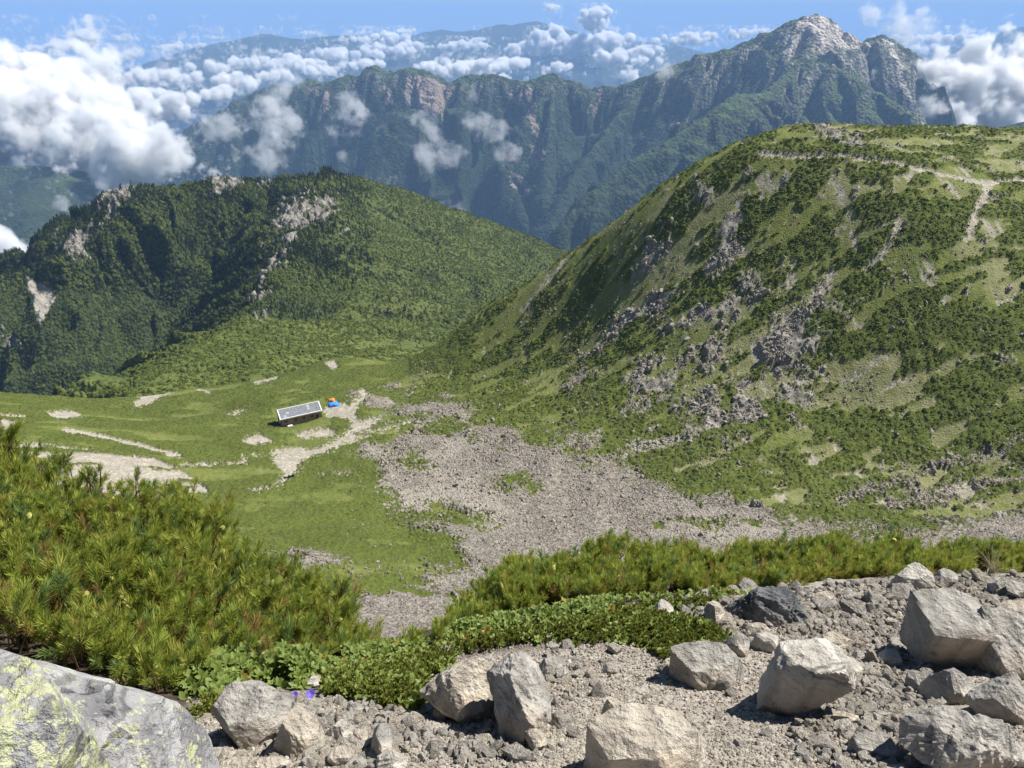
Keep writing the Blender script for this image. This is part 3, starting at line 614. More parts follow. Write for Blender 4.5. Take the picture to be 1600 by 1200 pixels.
def bowl_masses():
    X, Y, Z, cv = CQ; sc_, pa, pine, rk, lite, u, v = cv
    vis = (u > -60) & (u < 1680) & (v > 180) & (v < 1010) & (Y < 440) & (Y > 100)
    p, i, j = grid_samples((X, Y, Z), 75000, vis*np.clip(pine-.25, 0, 1), rng); n = len(p)
    h = rng.uniform(.38, .95, n)*np.clip(p[:, 1]/300, .6, 1.1)*np.where((u[i, j] < 640) | (v[i, j] > 850), .66, 1); p[:, 2] -= .2*h
    scatter('dwarf_pine_mats', p, rz_rot(n, rng, .25), np.stack([h*1.5, h*1.5, h*.9], -1), BUS)
    p, i, j = grid_samples((X, Y, Z), 62000, vis*np.clip(sc_, 0, 1)*(.35+1.3*sstep(-.3, .4, fbm(X*.06, Y*.06, 3, 95))), rng); n = len(p)
    h = np.exp(rng.normal(-1.5, .6, n))*np.clip(p[:, 1]/230, .7, 1.2); h = np.minimum(h, 1.6)
    scatter('scree_rubble', p, rng.uniform(0, 6.28, (n, 3)), h[:, None]*np.array([[1.2, 1, .9]]), SCR)
    p, i, j = grid_samples((X, Y, Z), 9000, vis*np.clip(rk, 0, 1)**1.5*sstep(-.25, .25, fbm(X*.09, Y*.09, 3, 97)), rng); n = len(p)
    h = np.minimum(np.exp(rng.normal(-1.05, .65, n)), 2.6)
    scatter('crag_rocks', p, rng.uniform(0, 6.28, (n, 3)), h, OUTR)
    p, i, j = grid_samples((X, Y, Z), 20000, vis*(((u > 640) & (v < 800))+.8*((u > 540) & (v > 600)))*(1-pine*.6)*(1-sc_)*(.15+sstep(0, .4, fbm(X*.05, Y*.05, 3, 96))), rng); n = len(p)
    h = np.minimum(np.exp(rng.normal(-1.25, .5, n)), 1.3)
    scatter('scattered_stones', p, rng.uniform(0, 6.28, (n, 3)), h, SCR)
bowl_masses()
# ------------------------------------------------------------------ boulders and stones of the foreground
def ground_hit(u, v):
    """where the line of sight at (u, v) meets the near ground"""
    lo = np.linspace(.6, 9, 900); dv = (600-v)/FPX; k = lo/(CT+dv*ST)
    g = Hg((u-800)/FPX*k, lo)-(-ST+dv*CT)*k
    i = int(np.argmax(g > 0)); return ((u-800)/FPX*k[i], lo[i], float(Hg(np.array([(u-800)/FPX*k[i]]), np.array([lo[i]]))[0]), k[i])
def m_boulder(name, a, b, stain=(.42, .31, .2), st=.4, dark=.0, lichen=0.):
    s = NT(name); oc = s.objco()
    n = s.noise(3.5, 8, oc, .62); n2 = s.noise(14, 7, oc, .7); n3 = s.noise(1.6, 4, oc)
    wv = s.new('ShaderNodeTexWave'); wv.inputs['Scale'].default_value = 2.2; wv.inputs['Distortion'].default_value = 9; wv.inputs['Detail'].default_value = 5; wv.inputs['Detail Scale'].default_value = 1.6; s.t.links.new(oc, wv.inputs['Vector'])
    c = s.mix(s.mr(n, .36, .62), a, b)
    c = s.mix(s.math('MULTIPLY', s.mr(n3, .48, .62), st), c, stain)
    c = s.mix(s.mr(wv.outputs[0], .0, .5, .28, 0), c, tuple(x*.55 for x in a))
    c = s.mix(s.mr(n2, .30, .42, .5, 0), c, (.085, .075, .065))
    sp = s.voro(26, oc); c = s.mix(s.mr(sp, .05, .22, .4, 0), c, tuple(min(.62, x*1.35) for x in b))
    if lichen:
        l1 = s.noise(13, 6, oc, .7); l2 = s.noise(48, 6, oc, .75); l0 = s.noise(1.3, 3, oc)
        vor = s.voro(34, oc); vor2 = s.voro(90, oc)
        f = s.math('ADD', s.math('MULTIPLY', l1, .9), s.math('MULTIPLY', l2, .7)); f = s.math('ADD', f, s.math('MULTIPLY', l0, .8)); f = s.math('SUBTRACT', f, s.math('MULTIPLY', vor, .35)); f = s.math('SUBTRACT', f, s.math('MULTIPLY', vor2, .25))
        lm = s.mr(f, lichen, lichen+.07)
        lc = s.mix(s.mr(l2, .35, .65), (.38, .39, .19), (.54, .55, .34))
        c = s.mix(s.math('MULTIPLY', lm, .88), c, lc)
        g2 = s.mr(s.voro(9, oc), .0, .16, .8, 0); c = s.mix(s.math('MULTIPLY', g2, s.mr(l0, .55, .62)), c, (.62, .63, .58))
        org = s.mr(s.noise(7, 3, oc), .71, .74); c = s.mix(org, c, (.45, .20, .10))
    vc = s.voro(1.6, oc, 'DISTANCE_TO_EDGE'); crack = s.mr(s.math('ADD', vc, s.math('MULTIPLY', n2, .06)), .035, .055)
    h = s.math('ADD', s.math('MULTIPLY', n, 1.), s.math('MULTIPLY', n2, .5)); h = s.math('ADD', h, s.math('MULTIPLY', s.noise(60, 4, oc), .14)); h = s.math('ADD', h, s.math('MULTIPLY', crack, .45)); h = s.math('ADD', h, s.math('MULTIPLY', wv.outputs[0], .12))
    return s.done(c, .9, s.bump(h, .07, .9))
MB = dict(grey=m_boulder('grey_stone', (.28, .26, .23), (.49, .46, .41)), tan=m_boulder('tan_stone', (.37, .32, .255), (.60, .54, .445), st=.6),
          dark=m_boulder('dark_stone', (.085, .09, .095), (.23, .235, .235), stain=(.2, .17, .13), st=.3), pale=m_boulder('pale_stone', (.40, .37, .32), (.62, .58, .51), st=.35),
          lich=m_boulder('lichen_stone', (.22, .215, .22), (.44, .43, .42), st=.1, lichen=.90), lich2=m_boulder('lichen_rich_stone', (.2, .2, .2), (.42, .41, .4), st=.1, lichen=.78))
def boulder(u, v, w_, h_, mat, label, seed=0, pl=None, sub=4, rot=None, roll=0, rough=.05, sink=.35, sharp=70, planes=9, dep=.95, name='boulder', group=None, chips=20, foot=1.):
    q = np.random.default_rng(seed+900); dv = (600-v)/FPX
    sub = 5 if w_ > 45 else sub; V, F = rock_shape(q, sub, planes, rough*.45, sharp=140, pl=pl, chips=chips, nfreq=3.5)
    rz_ = math.radians(rot) if rot is not None else (q.uniform(-.5, .5) if pl is not None else q.uniform(0, 6.28))
    nn_ = V/np.linalg.norm(V, axis=1)[:, None]; V = V-nn_*(rough*(1.1*np.abs(noise(V[:, 0]*2.6+V[:, 2]*2.1+seed, V[:, 1]*2.6-V[:, 2]*1.7, seed))+.55*np.abs(noise(V[:, 0]*6+V[:, 2]*5, V[:, 1]*6-V[:, 2]*4+seed, seed+3))+.3*np.abs(noise(V[:, 0]*14+V[:, 2]*11, V[:, 1]*14-V[:, 2]*10+seed, seed+4))))[:, None]
    M = np.array((Matrix.Rotation(math.radians(roll), 3, Vector((0, -CT, ST)))@Matrix.Rotation(rz_, 3, 'Z')))
    V = V@M.T
    lo, hi = V.min(0), V.max(0); V = (V-(lo+hi)/2)/((hi-lo)/2)
    # find how far it lies: its middle stands (1-sink) half-heights above the ground
    x, y, z, k = ground_hit(u, v+.35*h_)
    dep_ = k*1.0; rx = w_/2*dep_/FPX; rr = h_/2*dep_/FPX; el = math.atan2(-z, y); rz0 = rr/math.sqrt(math.cos(el)**2+(dep*math.sin(el))**2); ry = rz0*dep
    kk = k
    for _ in range(4):
        X, Y, Z = (u-800)/FPX*kk, (CT+dv*ST)*kk, (-ST+dv*CT)*kk
        g = float(Hg(np.array([X]), np.array([Y]))[0]); e = (Z-g)-(1-sink)*rz0
        kk += e*.8
    V = V*np.array([rx, ry, rz0]); V[:, 2] = np.where(V[:, 2] < 0, V[:, 2]*foot, V[:, 2])
    o = mesh_np(name, V, F, MB[mat], smooth=False); o.location = (X, Y, Z)
    return tag(o, label, 'rock', group)
# a plane of a stone: the way it faces (x right, y away, z up) and how far out it is
B = boulder
B(35, 1205, 500, 385, 'lich', 'big grey boulder with yellow-green lichen filling the lower left corner', 3, sub=5, pl=[(.62, .25, 1, .60), (.1, -.3, 1, .75), (1, 0, .1, .9), (0, 1, .3, .8), (0, -1, .5, .85), (-1, 0, 0, .9), (.9, -.3, .5, .82), (0, 0, -1, .7)], rot=0, rough=.07, sink=.3, dep=.9)
B(-5, 1225, 180, 215, 'lich2', 'lichen-crusted boulder in the very corner of the picture in front of the bigger one', 4, sub=5, pl=[(.1, 0, 1, .75), (1, 0, .1, .8), (0, -1, .3, .8), (.6, .6, .3, .8), (0, 1, .1, .8), (-1, 0, 0, .9), (.6, -.5, .6, .85), (0, 0, -1, .7)], rot=0, rough=.07, sink=-2.4, dep=1., foot=2.6)
B(112, 1136, 34, 38, 'pale', 'small white stone lying in the hollow between the two lichen boulders', 5, sub=3, sink=-2.6, name='stone')
B(395, 1122, 130, 112, 'grey', 'grey slab leaning with a dark left face right of the lichen boulder', 11, pl=[(.35, -.35, 1, .45), (-1, -.25, .1, .6), (.8, -.5, .2, .8), (0, 1, .2, .8), (1, .4, .3, .85), (0, -1, .3, .85), (0, 0, -1, .7), (-.3, .8, .8, .75)], roll=28)
B(466, 1148, 82, 92, 'tan', 'blocky tan boulder with three clear facets beside the leaning grey slab', 12, pl=[(.2, -.2, 1, .62), (-.5, -1, .35, .62), (.9, -.5, .3, .6), (-1, .2, .2, .7), (.3, 1, .2, .8), (1, .4, .4, .8), (0, 0, -1, .7)], roll=-12)
B(532, 1144, 48, 40, 'pale', 'pale stone with a pointed top, left one of a pair by the tan boulder', 13, sub=3, name='stone'); B(566, 1153, 32, 28, 'tan', 'small wedge of pale stone right of the pair beside the tan boulder', 14, sub=3, name='stone'); B(533, 1182, 38, 36, 'tan', 'flat tan stone below the pair of pale stones', 15, sub=3, name='stone')
B(598, 1160, 34, 64, 'grey', 'slim grey splinter of rock pointing up to the right', 16, sub=3, roll=35, name='stone'); B(612, 1192, 52, 34, 'pale', 'pale rounded stone cut by the bottom edge below the splinter', 17, sub=3, name='stone')
B(390, 1196, 130, 36, 'tan', 'low tan boulder cut by the bottom edge under the leaning slab', 18, sink=.3)
B(491, 1066, 30, 22, 'pale', 'round pale stone right behind the purple bellflowers', 19, sub=3, name='stone'); B(555, 1106, 26, 22, 'grey', 'small grey cube-like stone below the low mossy cushion', 20, sub=3, name='stone')
B(722, 1080, 136, 104, 'tan', 'large flat-topped tan boulder with a pointed left end', 21, pl=[(.15, -.55, 1, .5), (-.8, -.6, .5, .75), (-1, .3, .7, .8), (.9, -.3, .25, .72), (.7, .7, .3, .8), (-.2, 1, .4, .8), (0, -1, -.2, .8), (.5, -1, -.1, .85), (-.6, -.3, -.7, .7), (0, 0, -1, .55)], sub=5, roll=-14, rough=.06, sink=.1)
B(812, 1098, 104, 138, 'grey', 'upright grey slab split by a ridge right of the large tan boulder', 22, pl=[(.7, -.5, .7, .5), (-.6, -.6, .6, .55), (-1, .1, .1, .8), (1, -.3, .1, .7), (.2, 1, .2, .8), (0, -1, .1, .85), (0, .3, 1, .9), (0, 0, -1, .7)], sub=5, roll=24, rough=.09, sink=.2)
B(862, 1042, 42, 30, 'grey', 'flat grey stone resting behind the upright slab', 23, sub=3, name='stone'); B(879, 1054, 20, 20, 'pale', 'little pale cube of stone beside the flat grey one', 24, sub=3, name='stone'); B(846, 1120, 18, 32, 'pale', 'narrow white chip standing against the upright slab', 25, sub=3, name='stone')
B(838, 1156, 36, 40, 'tan', 'small tan stone below the foot of the upright slab', 26, sub=3, name='stone')
B(962, 1112, 52, 52, 'tan', 'pointed tan stone behind the biggest tan boulder', 27, pl=[(.9, -.2, .7, .5), (-.7, -.7, .5, .5), (0, 1, .3, .6), (-1, .3, .3, .6), (.3, -1, .2, .8), (0, 0, -1, .6)])
B(1008, 1168, 190, 128, 'tan', 'biggest tan boulder with a crack, cut by the bottom edge at the middle', 28, pl=[(.35, -.1, 1, .5), (-1, -.3, .3, .7), (-.3, -1, .1, .68), (.9, .2, .3, .9), (.3, 1, .4, .7), (-.6, .8, .4, .75), (0, 0, -1, .6), (.6, -.9, .3, .85)], sub=5, roll=20, rough=.045, sink=.2)
B(1106, 1042, 122, 74, 'grey', 'grey boulder with a dark square left face under the green cushion', 29, pl=[(.35, -.35, 1, .5), (-.75, -1, .15, .5), (1, -.2, .2, .95), (.4, -1, .5, .62), (0, 1, .3, .8), (-1, .2, .1, .7), (0, 0, -1, .7)], sub=5, roll=10)
B(1250, 1050, 132, 134, 'pale', 'large pale angular boulder casting a shadow on the trail', 30, pl=[(.5, -.25, 1, .42), (-.55, -1, -.15, .5), (-1, -.2, .4, .62), (1, .1, .1, .72), (.75, -.9, .2, .68), (0, 1, .4, .8), (-.6, .7, .5, .65), (.2, -.3, -1, .6), (.6, .6, .8, .62)], sub=5, roll=24, rough=.05, sink=-.05)
B(1198, 948, 148, 66, 'dark', 'long dark grey boulder at the edge of the pine scrub', 31, pl=[(.1, -.2, 1, .7), (-.6, -1, .5, .6), (.5, -1, .3, .6), (1, -.3, .6, .75), (-1, 0, .6, .8), (0, 1, .2, .8), (0, 0, -1, .6)], sub=5, rough=.12)
B(1118, 962, 34, 42, 'tan', 'pale tan stone standing at the left end of the long dark boulder', 32, sub=3, name='stone')
B(1425, 906, 62, 44, 'pale', 'pale yellowish block perched at the top edge of the rubble', 33, pl=[(-.1, -.1, 1, .6), (-.4, -1, .1, .6), (1, -.3, .1, .8), (-1, 0, .1, .8), (0, 1, .1, .8), (0, 0, -1, .7)], sub=4, roll=6, sink=0)
B(1475, 906, 42, 32, 'grey', 'grey stone right of the pale perched block', 34, sub=3, name='stone')
B(1488, 988, 112, 100, 'grey', 'big square-cut boulder with flat light top and dark front face', 35, pl=[(-.04, -.12, 1, .5), (-.12, -1, -.3, .55), (1, -.15, .25, .72), (-1, 0, -.1, .7), (0, 1, .1, .6), (0, 0, -1, .6)], rot=0, sub=5, rough=.02, sink=-.25, sharp=90, dep=.9, chips=2)
B(1572, 1014, 110, 116, 'grey', 'slanting grey slab running down from the big square-cut boulder to the right edge', 36, pl=[(.4, -.55, 1, .45), (-1, -.5, .1, .7), (0, -1, .1, .85), (1, 0, .1, .9), (0, 1, .2, .8), (0, 0, -1, .7)], sub=5, roll=18, rough=.07)
B(1490, 1076, 84, 62, 'grey', 'grey pyramid-shaped stone in the shade below the square-cut boulder', 37, pl=[(.6, -.3, .8, .5), (-.7, -.5, .6, .5), (0, 1, .3, .6), (0, -1, .2, .65), (0, 0, -1, .6)], sub=4)
B(1568, 1098, 96, 84, 'grey', 'squat grey boulder at the right edge under the slanting slab', 38, pl=[(.2, -.4, 1, .6), (-.8, -1, .1, .6), (.6, -1, .2, .7), (1, 0, .3, .8), (-.6, .3, 1, .7), (0, 1, .3, .8), (0, 0, -1, .7)], sub=5)
B(1492, 1166, 182, 106, 'grey', 'rugged cracked boulder in the lower right corner', 39, pl=[(-.4, -.2, 1, .5), (.6, -.3, 1, .6), (-.9, -.8, .3, .75), (.4, -1, .1, .7), (1, .2, .2, .85), (0, 1, .3, .8), (0, 0, -1, .7)], sub=5, roll=-28, rough=.13, sink=.2)
B(1578, 1182, 90, 54, 'pale', 'pale rough boulder cut by the bottom right corner', 40, sub=4, rough=.08)
B(1366, 1168, 78, 44, 'grey', 'flat-sided grey stone sloping down to the right on the gravel', 41, pl=[(.3, -.5, 1, .5), (-.6, -1, .2, .7), (1, -.3, .2, .9), (0, 1, .2, .8), (-1, .2, .4, .8), (0, 0, -1, .7)], roll=22, sub=4)
B(1302, 1009, 62, 36, 'tan', 'tan stone with a dark front behind the large pale boulder', 42, pl=[(0, -.1, 1, .6), (-.4, -1, .1, .5), (.9, -.5, .2, .6), (-1, 0, .2, .8), (0, 1, .1, .8), (0, 0, -1, .7)], sub=4)
B(1326, 1046, 44, 40, 'pale', 'pale fist-shaped stone right of the large pale boulder', 43, sub=3, name='stone')
B(1585, 968, 66, 50, 'tan', 'tan boulder at the right edge above the slanting slab', 44, sub=4, roll=20)
B(1035, 957, 34, 38, 'pale', 'pale stone standing up out of the green cushion', 45, sub=3, name='stone'); B(1592, 925, 50, 30, 'grey', 'flat grey stone at the right edge below the dry grass', 46, sub=3, name='stone'); B(1095, 930, 28, 20, 'grey', 'grey stone at the edge of the shrubs left of the long dark boulder', 47, sub=3, name='stone')
B(1386, 1030, 44, 30, 'pale', 'pale stone in the shade left of the square-cut boulder', 48, sub=3, name='stone'); B(1432, 1066, 34, 36, 'grey', 'upright grey stone at the edge of the big shadow', 49, sub=3, name='stone'); B(1320, 1122, 40, 26, 'tan', 'tan stone at the foot of the large pale boulder', 50, sub=3, name='stone')
B(1182, 985, 38, 28, 'tan', 'tan stone just below the long dark boulder', 51, sub=3, name='stone'); B(1196, 1005, 44, 34, 'pale', 'pale flat stone lying left of the large pale boulder top', 52, sub=3, name='stone'); B(1150, 1008, 40, 40, 'grey', 'grey ribbed stone between green cushion and the pale stones', 53, sub=3, name='stone'); B(1283, 935, 44, 22, 'tan', 'thin tan slab right of the long dark boulder', 54, sub=3, name='stone')
# ---- the loose stones: about 240 that can be told apart, and the gravel as one mass
MST = dict(grey=m_rock('loose_grey_stone', (.25, .23, .20), (.48, .45, .40)), tan=m_rock('loose_tan_stone', (.36, .315, .25), (.60, .54, .44)), pale=m_rock('loose_pale_stone', (.42, .385, .33), (.68, .635, .56)))
STP = {k: [] for k in ('grey', 'tan', 'pale')}
for k, mt in STP.items():
    for i in range(6):
        q = np.random.default_rng(700+i+len(k)*31); V, F = rock_shape(q, 3, 6, .03, (.85, q.uniform(.55, .8), q.uniform(.42, .7)), sharp=90); STP[k].append(mesh_np('stone', V, F, MST[k], smooth=False, link=False).data)
def dens_px(u, v):
    """how thickly stones lie, over the near ground"""
    a = np.exp(-((u-1270)/150)**2-((v-955)/38)**2)*1.6+np.exp(-((u-1480)/130)**2-((v-920)/26)**2)*1.2+.9*np.exp(-((u-1390)/70)**2-((v-1060)/60)**2)+.9*np.exp(-((u-540)/120)**2-((v-1150)/45)**2)+.7*np.exp(-((u-1340)/90)**2-((v-1130)/60)**2)
    a += .8*np.exp(-((u-1060)/60)**2-((v-955)/18)**2)+.5*np.exp(-((u-1560)/80)**2-((v-960)/60)**2)+.35*np.exp(-((u-760)/60)**2-((v-1170)/30)**2)+.4*np.exp(-((u-870)/50)**2-((v-1060)/50)**2)+.06
    return a
TRAIL = [(300, 1100), (420, 1085), (520, 1080), (640, 1100), (660, 1040), (720, 1010), (850, 1000), (1010, 1005), (1050, 1035), (1140, 1010), (1120, 985), (1060, 958), (980, 945), (1070, 932), (1190, 918), (1290, 912), (1390, 897), (1500, 897), (1620, 900), (1640, 1215), (300, 1215)]
q = np.random.default_rng(77); spots = []
while len(spots) < 258:
    u, v = q.uniform(310, 1600), q.uniform(900, 1195)
    if not inpoly(np.array([u]), np.array([v]), TRAIL)[0] or q.random() > dens_px(u, v)/1.6: continue
    r = 9+q.exponential(8); r = min(r, 30)
    if any((u-a)**2+(v-b)**2 < (.55*(r+c))**2 for a, b, c in spots): continue
    spots.append((u, v, r))
MARKS = [(395, 1122, 'the leaning grey slab'), (466, 1148, 'the blocky tan boulder'), (540, 1150, 'the pair of pale stones'), (600, 1165, 'the slim grey splinter'), (722, 1080, 'the large flat-topped tan boulder'), (812, 1098, 'the upright grey slab'), (1008, 1168, 'the biggest tan boulder'), (1106, 1042, 'the boulder with the dark left face'), (1250, 1050, 'the large pale angular boulder'),
    (1198, 948, 'the long dark boulder'), (1302, 1009, 'the tan stone with dark front'), (1425, 906, 'the pale perched block'), (1484, 978, 'the big square-cut boulder'), (1572, 1014, 'the slanting grey slab'), (1490, 1076, 'the pyramid-shaped stone'), (1568, 1098, 'the squat grey boulder'), (1492, 1166, 'the rugged corner boulder'), (1366, 1168, 'the flat-sided sloping stone'), (1035, 957, 'the pale stone in the green cushion'), (1326, 1046, 'the fist-shaped pale stone'), (1386, 1030, 'the pale shaded stone'), (1548, 898, 'the dry grass tuft'), (650, 1180, 'the bottom edge of the trail')]
SAME = {}
for u, v, r in spots:
    x, y, z, k = ground_hit(u, v); s_ = 1.12*r*k/FPX
    kind = ['grey', 'tan', 'pale'][int(q.choice(3, p=[.45, .3, .25]))]
    o = bpy.data.objects.new('stone', STP[kind][int(q.integers(6))]); COL.objects.link(o)
    o.location = (x, y, z+.22*s_); o.scale = (s_*1.15, s_*1.15, s_*1.1); o.rotation_euler = (q.normal()*.35, q.normal()*.35, q.uniform(0, 6.28))
    lm = min(MARKS, key=lambda m: math.hypot(m[0]-u, (m[1]-v)*1.2)); du, dv_ = u-lm[0], v-lm[1]
    side = ('right of' if du > 0 else 'left of') if abs(du) > abs(dv_)*1.3 else ('in front of' if dv_ > 0 else 'behind')
    size = 'tiny' if r < 10 else ('small' if r < 14 else ('hand-sized' if r < 19 else 'largish'))
    tag(o, size+' '+kind+' angular stone '+side+' '+lm[2], 'stone', 'loose stones on the trail and in the rubble')
    SAME.setdefault(o['label'], []).append((math.hypot(u-lm[0], v-lm[1]), o.name))
for lb, xs in SAME.items():
    if len(xs) > 1:
        for (d_, nm), w_ in zip(sorted(xs), ['nearest', 'second nearest', 'third nearest', 'fourth nearest', 'fifth nearest', 'sixth nearest', 'seventh nearest']): bpy.data.objects[nm]['label'] = lb.replace(' angular', '')+', '+w_
def gravel():
    q = np.random.default_rng(5); n = 150000
    u = q.uniform(250, 1640, n); v = q.uniform(895, 1215, n)
    m = inpoly(u+q.normal(size=n)*8, v+q.normal(size=n)*5, TRAIL)
    u, v = u[m], v[m]
    # spread on the ground itself, thick everywhere
    dv = (600-v)/FPX; lo = 1.0+np.zeros(len(u)); hi = 6.0+np.zeros(len(u))
    for _ in range(16):
        mid = (lo+hi)/2; k = mid/(CT+dv*ST); under = Hg((u-800)/FPX*k, mid) > (-ST+dv*CT)*k; hi = np.where(under, mid, hi); lo = np.where(under, lo, mid)
    Y = (lo+hi)/2; X = (u-800)/FPX*Y/(CT+dv*ST); Z = Hg(X, Y)
    bare = fbm(X*1.6+3, Y*1.6, 3, 6); keep = q.random(len(X)) < np.clip(.62+1.3*bare+.4*dens_px(u, v), .14, 1); X, Y, Z, u, v = X[keep], Y[keep], Z[keep], u[keep], v[keep]
    n = len(X); big = np.clip(dens_px(u, v), .1, 1.4)
    s_ = np.minimum(np.exp(q.normal(-5.15, .42, n))*(1+.75*big*q.random(n)**2), .022); G = []
    for i in range(8):
        qq = np.random.default_rng(60+i); V, F = rock_shape(qq, 1, 7, .03, (1, qq.uniform(.6, .95), qq.uniform(.45, .75))); G.append(mesh_np('pebble', V, F, M_PEB, smooth=False, link=False))
    scatter('gravel', np.stack([X, Y, Z+.2*s_], -1), q.normal(size=(n, 3))*np.array([[.5, .5, 3]]), s_, G)
    print('gravel', n)
def m_peb():
    s = NT('pebble_stone'); r = s.rand(); n = s.noise(3, 4, s.objco()); c = s.mix(r, (.15, .135, .113), (.38, .35, .30)); c = s.mix(s.mr(n, .4, .6, 0, .4), c, (.38, .30, .22)); return s.done(c, .9)
M_PEB = m_peb()
gravel()

def rubble():
    q = np.random.default_rng(15); n = 34000; u = q.uniform(300, 1640, n); v = q.uniform(895, 1215, n); m = inpoly(u, v, TRAIL) & (q.random(n) < np.clip(dens_px(u, v)-.12, 0, 1.2)/1.2); u, v = u[m], v[m]
    dv = (600-v)/FPX; lo = 1.0+np.zeros(len(u)); hi = 6.0+np.zeros(len(u))
    for _ in range(16):
        mid = (lo+hi)/2; k = mid/(CT+dv*ST); under = Hg((u-800)/FPX*k, mid) > (-ST+dv*CT)*k; hi = np.where(under, mid, hi); lo = np.where(under, lo, mid)
    Y = (lo+hi)/2; X = (u-800)/FPX*Y/(CT+dv*ST); Z = Hg(X, Y); n = len(X); s_ = np.clip(np.exp(q.normal(-3.8, .42, n)), .011, .05); print('rubble', n)
    G = []
    for k in ('grey', 'tan', 'pale'):
        for i in range(3): o = bpy.data.objects.new('rubble_stone', STP[k][i]); G.append(o)
    scatter('rubble', np.stack([X, Y, Z+.3*s_], -1), q.normal(size=(n, 3))*np.array([[.45, .45, 3]]), s_, G)
rubble()
# ------------------------------------------------------------------ dwarf pines and low plants of the foreground
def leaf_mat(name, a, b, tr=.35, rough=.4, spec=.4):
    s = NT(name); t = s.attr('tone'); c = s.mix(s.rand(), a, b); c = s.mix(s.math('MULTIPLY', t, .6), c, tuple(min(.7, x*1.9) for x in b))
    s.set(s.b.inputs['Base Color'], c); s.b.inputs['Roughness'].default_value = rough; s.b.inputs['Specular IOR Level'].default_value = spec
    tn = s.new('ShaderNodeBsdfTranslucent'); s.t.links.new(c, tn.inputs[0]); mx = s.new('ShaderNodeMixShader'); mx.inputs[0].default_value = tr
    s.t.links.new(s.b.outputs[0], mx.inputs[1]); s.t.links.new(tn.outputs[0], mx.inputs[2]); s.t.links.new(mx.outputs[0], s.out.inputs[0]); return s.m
M_NEED = leaf_mat('pine_needle', (.17, .23, .035), (.34, .39, .07)); M_NEED2 = leaf_mat('pine_needle_bluish', (.11, .18, .055), (.22, .30, .085))
M_NEEDY = leaf_mat('pine_needle_yellow', (.24, .28, .04), (.38, .38, .08)); M_NEEDB = leaf_mat('pine_needle_brown', (.24, .16, .05), (.34, .24, .08))
M_LEAF = leaf_mat('broad_leaf', (.09, .14, .025), (.17, .215, .05), .35, .5, .3); M_LEAF2 = leaf_mat('broad_leaf_red', (.30, .10, .03), (.35, .22, .04), .35, .4)
M_CROW = leaf_mat('crowberry_leaf', (.11, .145, .025), (.24, .25, .055), .25, .6, .2); M_DRY = leaf_mat('dry_grass_blade', (.30, .24, .13), (.45, .38, .24), .3, .7, .2)
def m_bark():
    s = NT('pine_bark'); n = s.noise(30, 5, s.objco()); return s.done(s.mix(n, (.05, .035, .025), (.17, .12, .085)), .9, s.bump(n, .01, .6))
M_BARK = m_bark()
M_TWIG = plain_twig = (lambda s: s.done(s.mix(s.noise(25, 3, s.objco()), (.13, .075, .04), (.30, .19, .11)), .8))(NT('twig_bark'))
def tube(path, r0, r1, sides=5):
    V = []; F = []; n = len(path); path = [Vector(p) for p in path]
    for i, p in enumerate(path):
        d = (path[min(i+1, n-1)]-path[max(i-1, 0)]).normalized(); a = d.orthogonal().normalized(); b = d.cross(a); r = r0+(r1-r0)*i/(n-1)
        V += [tuple(p+a*r*math.cos(6.283*k/sides)+b*r*math.sin(6.283*k/sides)) for k in range(sides)]
    for i in range(n-1):
        for k in range(sides): F.append((i*sides+k, i*sides+(k+1) % sides, (i+1)*sides+(k+1) % sides, (i+1)*sides+k))
    return V, F
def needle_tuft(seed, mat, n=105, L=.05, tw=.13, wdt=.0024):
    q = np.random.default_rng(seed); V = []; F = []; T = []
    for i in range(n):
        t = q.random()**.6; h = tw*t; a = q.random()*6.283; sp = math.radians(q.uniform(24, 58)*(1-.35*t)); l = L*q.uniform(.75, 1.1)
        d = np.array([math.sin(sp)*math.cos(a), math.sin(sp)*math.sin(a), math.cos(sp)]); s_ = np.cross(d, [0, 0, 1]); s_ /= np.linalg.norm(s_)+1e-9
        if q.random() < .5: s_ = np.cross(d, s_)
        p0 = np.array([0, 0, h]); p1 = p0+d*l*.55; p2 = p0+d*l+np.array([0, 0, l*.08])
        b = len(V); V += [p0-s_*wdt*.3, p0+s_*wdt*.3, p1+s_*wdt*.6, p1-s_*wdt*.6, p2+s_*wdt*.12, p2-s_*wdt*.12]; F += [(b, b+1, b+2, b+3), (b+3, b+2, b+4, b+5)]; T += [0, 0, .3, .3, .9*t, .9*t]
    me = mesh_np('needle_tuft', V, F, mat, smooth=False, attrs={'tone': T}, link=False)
    return me
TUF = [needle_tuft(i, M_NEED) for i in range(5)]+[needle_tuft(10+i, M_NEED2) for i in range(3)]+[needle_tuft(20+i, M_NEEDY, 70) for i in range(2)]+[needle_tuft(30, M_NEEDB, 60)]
TUP = [5/15]*0
TW = np.array([.11]*5+[.05]*3+[.12]*2+[.06]); TW /= TW.sum()
def cone_mesh():
    V = []; F = []
    for i in range(9):
        t = i/8; r = .012*math.sin(math.pi*(.12+.8*t))
        for k in range(7): V.append((r*math.cos(6.283*k/7+i*.4)*(1+.2*(k % 2)), r*math.sin(6.283*k/7+i*.4)*(1+.2*(k % 2)), .042*t))
    for i in range(8):
        for k in range(7): F.append((i*7+k, i*7+(k+1) % 7, (i+1)*7+(k+1) % 7, (i+1)*7+k))
    s = NT('young_cone'); m = s.done(s.mix(s.rand(), (.36, .38, .10), (.46, .44, .13)), .6); return mesh_np('pine_cone', V, F, m, smooth=False, link=False)
CONE = cone_mesh()
def unproj(u, v, y):
    dv = (600-v)/FPX; k = y/(CT+dv*ST); return np.stack([(u-800)/FPX*k, y, (-ST+dv*CT)*k], -1)
